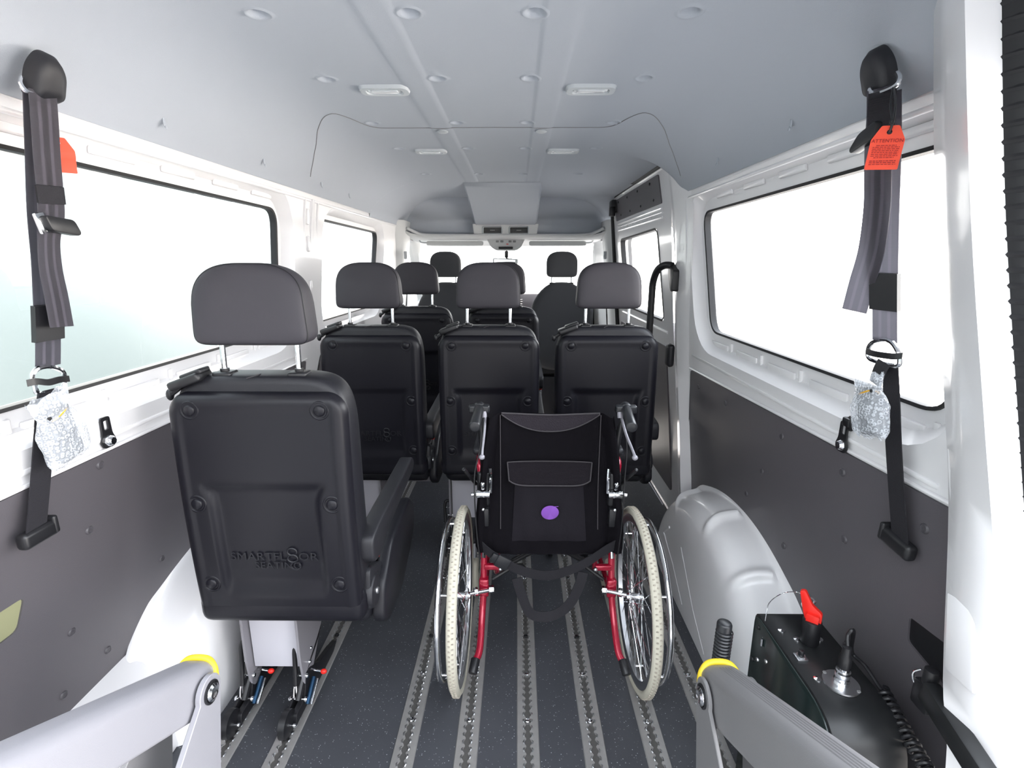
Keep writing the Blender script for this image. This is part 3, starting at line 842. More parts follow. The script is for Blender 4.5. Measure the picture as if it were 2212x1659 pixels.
# overhead console
oc = thing('roof_console', (-.10, 4.6, 1.54), 'pale overhead switch console with four grey buttons above the mirror', 'console')
m = MB(); q = [(-.27, 1.640), (-.235, 1.565), (-.19, 1.535), (-.01, 1.535), (.035, 1.565), (.07, 1.640)]
m.prism(rpoly(q, .02, 4), 'y', 4.56, 4.72, .008, 2); m.prism(rpoly([(-.195, 1.57), (-.005, 1.57), (.0, 1.632), (-.20, 1.632)], .01, 3), 'y', 4.55, 4.60, .004)
m.build('console_housing', 'cab_plastic', oc)
for k, x in enumerate((-.175, -.135, -.065, -.028)):
    m = MB(); m.box(x - .013, x + .013, 4.544, 4.556, 1.600, 1.617, .003); m.build('button', 'button', oc)
m = MB(); m.box(-.098, -.078, 4.544, 4.556, 1.583, 1.589, .002); tag(m.build('hazard_mark', 'red_key', oc), 'small red mark')
m = MB(); m.box(-.165, -.04, 4.546, 4.56, 1.545, 1.564, .006); tag(m.build('storage_slot', 'black', oc), 'dark storage slot')
# rear view mirror
rm = thing('rear_view_mirror', (-.10, 4.85, 1.45), 'rear-view mirror on a black stem hanging in front of the windscreen', 'mirror')
m = MB(); m.box(-.118, -.085, 4.80, 4.83, 1.475, 1.535, .008); m.cyl((-.10, 4.815, 1.53), (-.10, 4.83, 1.625), .008, n=10); m.tube([(-.10, 4.82, 1.48), (-.095, 4.80, 1.462), (-.05, 4.79, 1.456)], .010, 8, sub=4); m.build('mirror_stem', 'black', rm)
m = MB(); m.prism(rpoly([(-.225, 1.425), (.0, 1.415), (.005, 1.462), (-.225, 1.470)], .012, 4), 'y', 4.772, 4.795, .004); m.build('mirror_housing', 'lamp_rim', rm)
m = MB(); m.prism(rpoly([(-.216, 1.43), (-.02, 1.422), (-.02, 1.455), (-.216, 1.463)], .008, 4), 'y', 4.768, 4.773); tag(m.build('mirror_glass', 'mirror_glass', rm), 'pale mirror glass')

# windscreen, A pillars, cab doors, dashboard
ws = [(-.97, 1.0), (.77, 1.0), (.715, 1.60), (-.915, 1.60)]
def wsp(x, z): return (x, 5.78 - (z - 1.0) * 1.12 - .10 * ((x + .1) / .9) ** 2, z)
o = sheet(rpoly(ws, .06, 5), [], wsp, cuts_u=[-.7, -.4, -.1, .2, .5]).build('window_4', 'glass'); tag(o, kind='structure')
for sgn, nm in ((-1, 'trim_9'), (1, 'trim_10')):
    m = MB()
    X = lambda d: CX0 + sgn * d
    R0 = [(X(.825), 4.62, 1.66), (X(.815), 4.95, 1.61), (X(.845), 5.25, 1.42), (X(.88), 5.65, 1.08), (X(.89), 5.75, .95)]
    R1 = [(p[0] + sgn * .05, p[1] + .03, p[2] + .03) for p in R0]; R2 = [(p[0] + sgn * .10, p[1] - .14, p[2] + .02) for p in R0]
    R0b = [(p[0] + sgn * .02, p[1] - .10, p[2] + .01) for p in R0]
    rows = [spline([Vector(p) for p in R], 5)[0] for R in (R1, R0, R0b, R2)]
    m.grid(4, len(rows[0]), lambda i, j: rows[i][j]); tag(m.build(nm, 'cab_plastic', smooth=50), kind='structure')
for sgn, nm in ((-1, 'door_2'), (1, 'door_3')):
    X = lambda z: CX0 + sgn * lerp_tab(z, [(0, .98), (1.0, .93), (1.75, .85)])
    op = rpoly([(4.62, 1.02), (5.55, 1.02), (5.30, 1.30), (4.98, 1.60), (4.62, 1.64)], .08, 5)
    g = sheet([(4.45, -.05), (5.9, -.05), (5.9, 1.0), (5.62, 1.08), (5.08, 1.68), (4.45, 1.75)], [op], lambda u, v: (X(v), u, v), cuts_v=[1.0])
    strip(g, [(X(z), y, z) for y, z in op], [(X(z) + sgn * .04, y, z) for y, z in op])
    d = g.build(nm, 'cab_plastic', weld=1e-5); tag(d, kind='structure')
    sheet(op, [], lambda u, v: (X(v) + sgn * .03, u, v)).build('glass', 'glass', d)
    m = MB(); m.tube([(X(z) - sgn * .004, y, z) for y, z in rpoly([(4.60, .3), (5.6, .3), (5.62, 1.0), (5.35, 1.30), (5.0, 1.625), (4.60, 1.665)], .10, 4)], .016, 8, closed=True, sub=2); m.build('seal', 'seal', d)
    # B pillar
    m = MB(); s = sgn
    q = [(4.16, 1), (4.24, 0), (4.50, 0), (4.58, 1)]
    def bp(i, j):
        z = lin(0, 1.76, 20)[i] if i < 20 else 1.76; y, e = q[j]
        fl = .10 * sstep(1.55, 1.76, z)
        return Vector((CX0 + sgn * (lerp_tab(z, [(0, .95), (1.0, .89), (1.76, .80)]) + e * .08), y - fl * .3, z))
    m.grid(21, 4, bp); tag(m.build('trim_%d' % (11 if sgn < 0 else 12), 'cab_plastic', smooth=50), kind='structure')
    m = MB(); m.box(CX0 + sgn * .80 - .012, CX0 + sgn * .80 + .012, 4.20, 4.236, 1.46, 1.52, .005); m.tube([(CX0 + sgn * .80, 4.205, 1.50), (CX0 + sgn * .79, 4.20, 1.48), (CX0 + sgn * .80, 4.205, 1.46)], .005, 6, sub=3)
    m.build('trim_%d' % (13 if sgn < 0 else 14), 'lamp_rim')['kind'] = 'structure'
m = MB()
m.box(-1.3, 1.1, 5.92, 5.98, -.1, .93); tag(m.build('wall_front', 'white'), kind='structure')
db = thing('dashboard', (-.1, 5.5, .6), 'dark grey dashboard between the front seats under the windscreen', 'dashboard')
m = MB(); m.prism(rpoly([(5.25, .55), (5.28, 1.02), (5.40, 1.10), (5.85, 1.02), (5.85, .55)], .05, 5), 'x', -.98, .78, .01); m.build('dash_top', 'fabric', db)
m = MB(); m.prism(rpoly([(5.10, .45), (5.14, 1.03), (5.22, 1.14), (5.40, 1.12), (5.40, .45)], .03, 4), 'x', .02, .26, .015); m.build('centre_stack', 'panel', db)
m = MB()
for k in range(5): m.box(-.01, .05, 5.08, 5.09, .98 + k * .022, .99 + k * .022, .002)
m.build('vent_grille', 'black', db)

# ------------------------------------------------------------------ outside: ground and the pale green wall beside the van
m = MB(); m.box(-30, 60, -30, 40, -.75, -.65); tag(m.build('ground', 'ground', smooth=0), kind='structure')
m = MB(); m.box(5.2, 60, -6, 40, -.65, -.63); tag(m.build('ground_bounce_slab', 'bounce_slab', smooth=0), kind='structure')  # added pale slab, bounces sun through the right windows onto the left headliner
m = MB(); m.prism([(-7.5, -.65), (14, -.65), (14, 3.2), (-7.5, 3.2)], 'x', -3.2, -2.9, .03)
ow = m.build('wall_outside', 'outside', smooth=0); tag(ow, kind='structure')

m = MB(); m.box(-9, 9, -7.3, -7.0, -.65, 2.6); tag(m.build('rear_light_block', 'light_block', smooth=0), kind='structure')  # added out of view to hold back light entering the open rear

# ------------------------------------------------------------------ ceiling lamps
def dome(x, y, lab):
    t = thing('ceiling_lamp', (x, y, 1.93), lab, 'lamp', 'ceiling lamps', world=False)
    def rr(w, d, r): return rpoly([(-w, -d), (w, -d), (w, d), (-w, d)], r, 6)
    m = MB(); A = rr(.074, .040, .03); B = rr(.070, .036, .028); C = rr(.054, .024, .018); D = rr(.050, .020, .016)
    strip(m, [(p[0], p[1], .004) for p in A], [(p[0], p[1], -.008) for p in B]); strip(m, [(p[0], p[1], -.008) for p in B], [(p[0], p[1], -.009) for p in C]); strip(m, [(p[0], p[1], -.009) for p in C], [(p[0], p[1], .001) for p in D])
    m.build('lamp_frame', 'lamp_rim', t, weld=1e-5)
    m = MB(); m.prism(D, 'z', -.006, .004, .002); m.build('lamp_lens', 'lens', t)
    m = MB(); m.prism(rr(.040, .012, .008), 'z', -.0095, -.005, .0015); m.build('lens_insert', 'lens', t)
    return t
for x, y, lab in ((-.39, 1.646, 'near left recessed ceiling lamp, between two rows of dimples'), (.212, 1.646, 'near right recessed ceiling lamp, nearest the red-tagged strap on the right'),
                  (-.395, 2.50, 'small far left ceiling lamp beyond the headliner joint'), (.205, 2.50, 'small far right ceiling lamp beyond the joint, toward the sliding door')):
    dome(x, y, lab)

# ------------------------------------------------------------------ floor rails
def rail_proto():
    r = thing('floor_rail', (0, 0, 0), '', 'rail', 'floor anchor rails', world=False)
    y0, y1 = .45, 4.3; pitch = .025; n = int((y1 - y0) / pitch)
    m = MB()
    m.box(-.033, .033, y0, y1, .0005, .0012)
    for s in (-1, 1):
        out = []
        for k in range(n):
            yc = y0 + (k + .5) * pitch
            out.append((.0055, yc - pitch / 2))
            for q in range(5):
                a = -PI / 2 + PI * (q + .5) / 5 ; out.append((.0055 + .0052 * math.cos(a), yc + .0095 * math.sin(a)))
        out.append((.0055, y1))
        inner = [m.bm.verts.new((s * x, y, .0052)) for x, y in out]
        innb = [m.bm.verts.new((s * x, y, .0012)) for x, y in out]
        outer_ = [m.bm.verts.new((s * .018, y, .0060)) for x, y in out]
        edge = [m.bm.verts.new((s * .0320, y, .0045)) for x, y in out]
        edb = [m.bm.verts.new((s * .0345, y, .0006)) for x, y in out]
        rows = [innb, inner, outer_, edge, edb]
        for a, b in zip(rows, rows[1:]):
            for k in range(len(out) - 1):
                m.bm.faces.new((a[k], a[k + 1], b[k + 1], b[k]) if s > 0 else (a[k], b[k], b[k + 1], a[k + 1]))
    m.build('rail_profile', 'alu', r, smooth=30)
    # bright punched lips along both sides of the slot
    m = MB()
    for k in range(n):
        yc = y0 + (k + .5) * pitch
        if yc > 3.2: continue
        for s in (-1, 1):
            m.tube([(s * .0115, yc - .006, .0058), (s * .0142, yc, .0074), (s * .0115, yc + .006, .0058)], .0023, 5, sub=2)
    m.build('punched_lip', 'steel', r)
    m = MB(); m.box(-.010, .010, y0, y1, .0012, .0020); m.build('slot_bottom', 'rail_dark', r)
    for k in range(9):
        y = .77 + k * .19
        m = MB(); m.lathe([(0, .0085), (.004, .0085), (.0055, .0065), (.0045, .004), (.0035, .0001)], (0, y, .002), 'z', 14)
        if k in (1, 5) : m.build('rail_hole', 'black', r)
        else: m.build('screw', 'chrome', r)
    return r
rp = rail_proto()
rails = [(-.885, 'floor rail nearest the left wheel arch, outer one under the single seat'), (-.712, 'second floor rail from the left arch, under the single seat'),
         (-.338, 'floor rail in the aisle just left of the wheelchair'), (-.151, 'floor rail running under the left wheel of the wheelchair'),
         (.036, 'floor rail seen through the wheelchair, left of the middle pair'), (.237, 'floor rail seen through the wheelchair, right of the middle pair'),
         (.422, 'floor rail running under the right wheel of the wheelchair'), (.612, 'floor rail beside the right wheel arch')]
for k, (x, lab) in enumerate(rails):
    o = rp if k == 0 else copy_tree(rp)
    o.location.x = x; o.location.y = .003 * 0; o['label'] = lab
# ------------------------------------------------------------------ passenger seats
def seat_proto():
    t = thing('passenger_seat', (0, 0, 0), '', 'seat', 'black passenger seats', world=False)
    # back shell
    Z0, Z1, HW = .515, 1.122, .2265
    m = MB(); nu, nv = 64, 84; R = .030
    def wid(z):
        c = .055
        if z > Z1 - c: return HW - c + math.sqrt(max(0, c * c - (z - (Z1 - c)) ** 2))
        return HW - .012 * sstep(.75, Z0, z) * 0
    def sh(i, j):
        v = j / (nv - 1); z = Z0 + (Z1 - Z0) * v
        if v > .9: z = Z0 + (Z1 - Z0) * (.9 + .1 * math.sin((v - .9) / .1 * PI / 2))
        w = wid(z); u = (i / (nu - 1)) * 2 - 1; u = math.copysign(1 - (1 - abs(u)) ** 1.5, u); x = u * w
        e = min(w - abs(x), Z1 - z); y = 0.0
        if e < R: y += R - math.sqrt(max(0, R * R - (R - e) ** 2))
        if .030 < e < .040: y += 0
        # raised outer frame and lower moulded recess
        hwR = .137 + .028 * sstep(.80, .90, z) ** 2
        inx = 1 - sstep(hwR - .012, hwR + .010, abs(x)); inz = (1 - sstep(.855, .89, z)) * sstep(.535, .60, z)
        y += .013 * inx * inz
        y += .003 * sstep(.030, .042, e) - .003
        y += .020 * ((z - .85) / .35) ** 2 * .6
        return Vector((x, y, z))
    m.grid(nu, nv, sh)
    m.build('back_shell', 'shell', t, smooth=60)
    # lettering
    m = MB()
    def put(txt, size, cx, cz, sx=1.0):
        q = text_mb(txt, size, .0012, (sx, 1)); q.bm.transform(Matrix.Translation((cx, .0125, cz)) @ Matrix.Rotation(PI / 2, 4, 'X')); m.merge(q)
    put('SMARTFL', .033, -.041, .667, 1.08); put('OR', .033, .094, .667, 1.12); put('SEATING', .029, .010, .640, 1.05)
    for (cx, cz, r, a0, a1) in ((.052, .683, .0125, -30, 290), (.052, .663, .0135, 0, 360), (.058, .640, .013, 120, 400)):
        pts = [(cx + r * math.cos(math.radians(a0 + (a1 - a0) * k / 18)), .0115, cz + r * .8 * math.sin(math.radians(a0 + (a1 - a0) * k / 18))) for k in range(19)]
        m.tube(pts, .0024, 6, sub=1)
    m.build('lettering', 'leather', t)
    # bolt caps in dished seats
    for x, z in ((-.163, 1.079), (.163, 1.079), (-.176, .827), (.176, .827), (-.175, .588), (.175, .588)):
        m = MB(); yy = -.003 + .020 * ((z - .85) / .35) ** 2 * .6 + .0005
        m.lathe([(.006, .027), (-.0015, .0245), (-.003, .0215), (-.001, .0185), (.004, .0172), (.004, .0155), (-.003, .0145), (-.006, .011), (-.007, .0001)], (x, yy + .003, z), 'y', 28)
        m.build('bolt_cap', 'shell', t, smooth=80)
    # lower housing
    m = MB(); m.box(-.232, .232, .012, .13, .452, .545, .032, 5); m.build('hinge_housing', 'shell', t, smooth=70)
    m = MB(); m.lathe([(.0, .05), (.012, .05), (.018, .045), (.020, .02), (.020, .0001)], (.226, .10, .505), 'x', 24)
    m.prism(rpoly([(.05, .46), (.19, .50), (.19, .545), (.07, .60)], .03, 4), 'x', .210, .240, .006); m.build('hinge_cover', 'black_soft', t)
    m = MB(); m.lathe([(.0, .011), (.004, .010), (.005, .0001)], (.246, .10, .505), 'x', 14); m.build('hinge_bolt', 'steel', t)
    # upholstered back
    o = []
    for k in range(72):
        a = 2 * PI * k / 72; e = 6.0; ca, sa = math.cos(a), math.sin(a)
        o.append((.2285 * math.copysign(abs(ca) ** (2 / e), ca), math.copysign(abs(sa) ** (2 / e), sa)))
    m = MB()
    pillow(m, o, [(.5, .022), (.90, .022), (.96, .026), (.985, .034), (1, .048), (1.0, .09), (.985, .112), (.95, .126), (.85, .136), (.4, .142)],
           lambda x, y, z, k: Vector((x * k * (1 + .02 * sstep(-.2, -.9, z)), y + .012 * (z / 1.0) ** 2 * .8, .815 + .347 * z * (1 - (1 - k) * .66))))
    m.build('backrest_cushion', 'leather', t, smooth=80)
    m = MB(); m.tube([(-.02, .025, 1.157), (0.0, .05, 1.1615), (.006, .10, 1.158)], .0012, 5, sub=4); m.build('stitched_seam', 'piping', t)
    # headrest
    o = []
    for k in range(72):
        a = 2 * PI * k / 72; ca, sa = math.cos(a), math.sin(a); e = 3.0 if sa > 0 else 10.0
        zz = math.copysign(abs(sa) ** (2 / e), sa); xx = math.copysign(abs(ca) ** (2 / e), ca)
        o.append((xx * (.1310 + .0065 * (1 - zz) - .006 * max(0, zz) ** 2), zz))
    m = MB()
    def hp(x, y, z, k): return Vector((x * k, y + .012 * max(0, z) * k * (1 if y < .07 else -1), 1.338 + .099 * z * (1 - (1 - k) * 1.35)))
    pillow(m, o, [(.4, .0225), (.7, .0228), (.88, .0245), (.95, .028), (.985, .033), (1, .041), (1.0, .085), (.98, .104), (.93, .116), (.8, .124), (.4, .128)], hp)
    h = m.build('headrest', 'headrest', t, smooth=80)
    m = MB(); m.tube([hp(x, .034, z, .990) for x, z in o], .0016, 6, closed=True, sub=1); m.build('piping', 'black', h)
    for x in (-.096, .096):
        m = MB(); m.cyl((x, .066, 1.15), (x, .070, 1.25), .0066, n=14); m.build('headrest_post', 'chrome', t)
        m = MB(); m.box(x - .024, x + .024, .045, .090, 1.152, 1.167, .006, 3); m.cyl((x, .067, 1.16), (x, .067, 1.174), .011, n=14); m.build('post_guide', 'black', t)
    # belt guide on the left shoulder
    m = MB(); q = Matrix.Rotation(math.radians(-20), 3, 'Y')
    m.obox((-.176, .046, 1.148), (.088, .066, .024), q, .008, 3); m.obox((-.160, .044, 1.166), (.060, .044, .014), q, .005, 3); m.build('belt_guide', 'black', t)
    m = MB(); m.sphere((-.236, .050, 1.108), .012, (.8, .8, 1.3)); m.cyl((-.234, .050, 1.110), (-.205, .050, 1.130), .008, n=8); m.build('recline_knob', 'black', t)
    # seat cushion
    m = MB(); m.box(-.226, .226, .09, .55, .385, .485, .040, 5); m.box(-.20, .20, .12, .50, .470, .498, .014, 3); m.build('seat_cushion', 'leather', t, smooth=70)
    m = MB(); m.box(-.205, .205, .16, .53, .365, .40, .012, 3); m.build('seat_pan', 'black_soft', t)
    m = MB(); m.prism(rpoly([(.10, .40), (.13, .50), (.25, .585), (.52, .60), (.585, .54), (.56, .44), (.34, .345), (.16, .35)], .03, 5), 'x', .222, .262, .012, 3); m.build('side_bolster', 'leather', t, smooth=60)
    # armrest on the aisle side
    m = MB(); m.prism(rpoly([(.045, .625), (.045, .705), (.13, .715), (.60, .725), (.62, .690), (.60, .672), (.20, .640), (.13, .610)], .028, 6), 'x', .213, .262, .010, 3)
    ar = m.build('armrest', 'black_soft', t)
    m = MB(); m.lathe([(-.012, .030), (-.010, .040), (.0, .042)], (.214, .09, .665), 'x', 20); m.build('armrest_pivot', 'black', ar)
    m = MB(); m.box(.236, .254, .115, .135, .602, .612, .003); tag(m.build('release_tab', 'red_key', ar), 'small red release tab')
    # pedestal
    m = MB(); m.box(-.206, -.052, .198, .204, .145, .42, .002); m.build('base_plate', 'bracket', t)
    for x in (-.214, -.040):
        m = MB(); m.prism(rpoly([(.17, .43), (.50, .43), (.46, .32), (.245, .10), (.205, .07), (.178, .09), (.165, .20)], .02, 4), 'x', x - .004, x + .004, .001, 1); m.build('leg', 'leg_grey', t)
    m = MB(); m.box(-.05, .20, .30, .305, .30, .42, .001); m.build('rear_cross_plate', 'leg_grey', t)
    for x in (-.232, -.057):
        f = MB(); f.prism(rpoly([(.09, .022), (.42, .010), (.46, .028), (.40, .050), (.30, .075), (.22, .125), (.19, .13), (.165, .055), (.10, .055)], .008, 3), 'x', x + .004, x + .022, .002, 1)
        f.prism(rpoly([(.09, .020), (.30, .012), (.32, .04), (.15, .065), (.10, .055)], .008, 3), 'x', x - .016, x - .008, .002, 1)
        f.tube([(x + .006, .15, .06), (x + .012, .21, .13), (x + .014, .30, .17), (x + .010, .36, .21)], .010, 8, sub=3)
        ft = f.build('floor_anchor', 'black', t)
        m = MB(); m.lathe([(-.011, .0001), (-.013, .030), (-.010, .042), (.010, .042), (.013, .030), (.013, .0001)], (x - .002, .078, .043), 'x', 28); m.build('castor', 'black', ft)
        m = MB()
        for (yy, zz, r, l) in ((.08, .037, .006, .022), (.155, .060, .009, .030), (.190, .118, .008, .024), (.215, .150, .007, .026), (.245, .178, .006, .02)):
            m.lathe([(-l, .0001), (-l, r * .8), (-l + .003, r), (-l + .008, r), (-l + .008, r * .5), (l - .008, r * .5), (l - .008, r), (l - .003, r), (l, r * .8), (l, .0001)], (x + .004, yy, zz), 'x', 12)
        m.tube([(x - .010, .155, .06), (x - .012, .165, .085), (x - .010, .175, .105)], .0028, 6, sub=3); m.tube([(x + .002, .155, .06), (x - .004, .165, .085), (x - .006, .175, .105)], .0028, 6, sub=3)
        m.build('anchor_bolt', 'chrome', ft)
        m = MB(); m.tube([(x - .008, .172, .095), (x - .012, .190, .15), (x - .014, .205, .215), (x - .006, .212, .232), (x + .012, .215, .228)], .0075, 10, sub=5); m.build('release_lever', 'black', ft)
        m = MB(); m.cyl((x + .026, .215, .120), (x + .070, .205, .122), .0035, n=8); pn = m.build('lock_pin', 'chrome', ft)
        m = MB(); m.sphere((x + .074, .204, .122), .0085, (1.25, 1, 1)); tag(m.build('pin_knob', 'red_key', ft), 'small red knob')
        m = MB()
        for k in range(12): m.lathe([(0, .0075), (.003, .0095), (.006, .0075)], (x + .034, .20 + k * .0, .0), 'y', 3) if False else None
        m.cyl((x + .034, .150, .045), (x + .034, .215, .090), .007, n=12); m.build('damper_rod', 'blue', ft)
        m = MB(); m.cyl((x + .047, .150, .045), (x + .047, .212, .086), .0045, n=10); m.build('return_spring', 'chrome', ft)
    return t
sp_ = seat_proto()
seats = [(-.655, 1.205, 0, 'large single black seat nearest the camera, beside the left wheel arch'),
         (-.655, 2.215, 0, 'black seat at left of the row of three, under the second left window'),
         (-.128, 2.215, 0, 'middle black seat of the row of three, directly ahead of the wheelchair left handle'),
         (.400, 2.215, 0, 'black seat at right of the row of three, by the black grab pole'),
         (-.638, 3.20, 0, 'black seat in the second row, mostly hidden behind the left seat of three'),
         (-.090, 3.20, 0, 'black seat in the second row, mostly hidden behind the middle seat of three')]
for k, (x, y, z, lab) in enumerate(seats):
    o = sp_ if k == 0 else copy_tree(sp_)
    o.location = (x, y, z); o['label'] = lab

# front cab seats
def cab_seat(x0, lab):
    t = thing('cab_seat', (x0, 4.1, 0), lab, 'seat', 'grey fabric cab seats', world=False)
    m = MB(); o = []
    for k in range(60):
        a = 2 * PI * k / 60; ca, sa = math.cos(a), math.sin(a); e = 3.2
        o.append((math.copysign(abs(ca) ** (2 / e), ca), math.copysign(abs(sa) ** (2 / e), sa)))
    PR = [(.4, .0), (.8, .003), (.92, .012), (.98, .03), (1, .06), (.98, .10), (.9, .13), (.5, .14)]
    pillow(m, o, PR, lambda x, y, z, k: Vector((x * k * (.250 - .075 * max(0, z - .22) ** 2 / .6), y, .92 + .36 * z * k)))
    m.build('backrest', 'fabric', t, smooth=80)
    m = MB(); o = []
    for k in range(60):
        a = 2 * PI * k / 60; ca, sa = math.cos(a), math.sin(a); e = 2.7 if sa > 0 else 7
        o.append((math.copysign(abs(ca) ** (2 / e), ca), math.copysign(abs(sa) ** (2 / e), sa)))
    pillow(m, o, [(.4, .0), (.85, .004), (.95, .012), (1, .035), (1, .07), (.95, .09), (.8, .10), (.4, .102)], lambda x, y, z, k: Vector((.122 * x * k, y, 1.418 + .100 * z * k)))
    m.build('headrest', 'fabric', t, smooth=80)
    for x in (-.078, .078):
        m = MB(); m.cyl((x, .06, 1.25), (x, .06, 1.34), .006, n=10); m.build('headrest_post', 'steel', t)
        m = MB(); m.box(x - .018, x + .018, .045, .075, 1.262, 1.277, .004); m.build('post_guide', 'black', t)
    m = MB(); m.box(-.24, .24, .10, .62, .50, .62, .04, 4); m.build('seat_cushion', 'fabric', t)
    m = MB(); m.box(-.22, .22, .08, .58, .0, .50, .02); m.build('seat_box', 'black_soft', t)
    return t
cab_seat(-.572, 'dark fabric front seat with rounded headrest, driver side behind the left seats')
cab_seat(.352, 'dark fabric front seat with rounded headrest, alone on the sliding door side')

# ------------------------------------------------------------------ wheelchair
WC = thing('wheelchair', (.11, 1.56, 0), 'folding wheelchair with black sling back and red frame standing in the aisle', 'wheelchair')
RW = .305
def wheel(side):
    x = -.192 if side < 0 else .412; s = side; yc, zc = 1.556, .305
    m = MB(); prof = [(.0, RW - .026), (-s * .008, RW - .027), (-s * .0155, RW - .018), (-s * .0155, RW - .010), (-s * .010, RW - .003), (0, RW), (s * .010, RW - .003), (s * .0155, RW - .010), (s * .0155, RW - .018), (s * .008, RW - .027), (0, RW - .026)]
    m.lathe(prof, (x, yc, zc), 'x', 96)
    w = m.build('rear_wheel', 'tyre', WC, smooth=60)
    m = MB()   # tread blocks
    N = 120
    for k in range(N):
        a = 2 * PI * k / N
        for o_, dd in ((-.0052, 0), (.0052, .5)):
            aa = a + dd * 2 * PI / N
            c = Vector((x + o_, yc + (RW - .0005) * math.cos(aa), zc + (RW - .0005) * math.sin(aa)))
            m.obox(c, (.006, .0055, .003), Matrix.Rotation(aa, 3, 'X'))
    m.build('tread', 'tread', w, smooth=0)
    m = MB(); m.lathe([(-.011, RW - .024), (-.0125, RW - .034), (-.008, RW - .050), (.008, RW - .050), (.0125, RW - .034), (.011, RW - .024)], (x, yc, zc), 'x', 96)
    m.build('rim', 'steel', w, smooth=60)
    m = MB()   # spokes
    for k in range(36):
        a = 2 * PI * k / 36; hs = -1 if k % 2 else 1; off = (1 if (k // 2) % 2 else -1) * math.radians(68)
        p0 = Vector((x + hs * .020 - s * .0, yc + .020 * math.cos(a + off), zc + .020 * math.sin(a + off)))
        p1 = Vector((x + hs * .002, yc + (RW - .042) * math.cos(a), zc + (RW - .042) * math.sin(a)))
        m.cyl(p0, p1, .0012, n=5, cap=False)
    m.build('spokes', 'chrome', w)
    m = MB(); m.lathe([(-.030, .0001), (-.030, .010), (-.024, .012), (-.024, .024), (-.018, .024), (-.016, .013), (.016, .013), (.018, .024), (.024, .024), (.024, .012), (.030, .010), (.030, .0001)], (x, yc, zc), 'x', 24)
    m.build('hub', 'chrome', w)
    m = MB(); hx = x + s * .046; pts = [(hx, yc + .262 * math.cos(2 * PI * k / 64), zc + .262 * math.sin(2 * PI * k / 64)) for k in range(64)]
    m.tube(pts, .0095, 10, closed=True, sub=1)
    for k in range(6):
        a = 2 * PI * (k + .4) / 6; m.cyl((x + s * .006, yc + .262 * math.cos(a), zc + .262 * math.sin(a)), (hx, yc + .262 * math.cos(a), zc + .262 * math.sin(a)), .004, n=8)
    m.build('hand_rim', 'chrome', w)
wheel(-1); wheel(1)
# front castors
for x, s in ((-.185, -1), (.405, 1)):
    m = MB(); m.lathe([(-.014, .0001), (-.014, .05), (-.017, .078), (-.010, .086), (.010, .086), (.017, .078), (.014, .05), (.014, .0001)], (x, 2.02, .086), 'x', 32); c = m.build('front_castor', 'tyre', WC)
    m = MB(); m.tube([(x - .024, 2.02, .086), (x - .024, 2.0, .17), (x, 1.98, .195), (x + .024, 2.0, .17), (x + .024, 2.02, .086)], .008, 8, sub=4); m.cyl((x, 1.98, .19), (x, 1.98, .26), .013, n=12); m.build('castor_fork', 'steel', c)
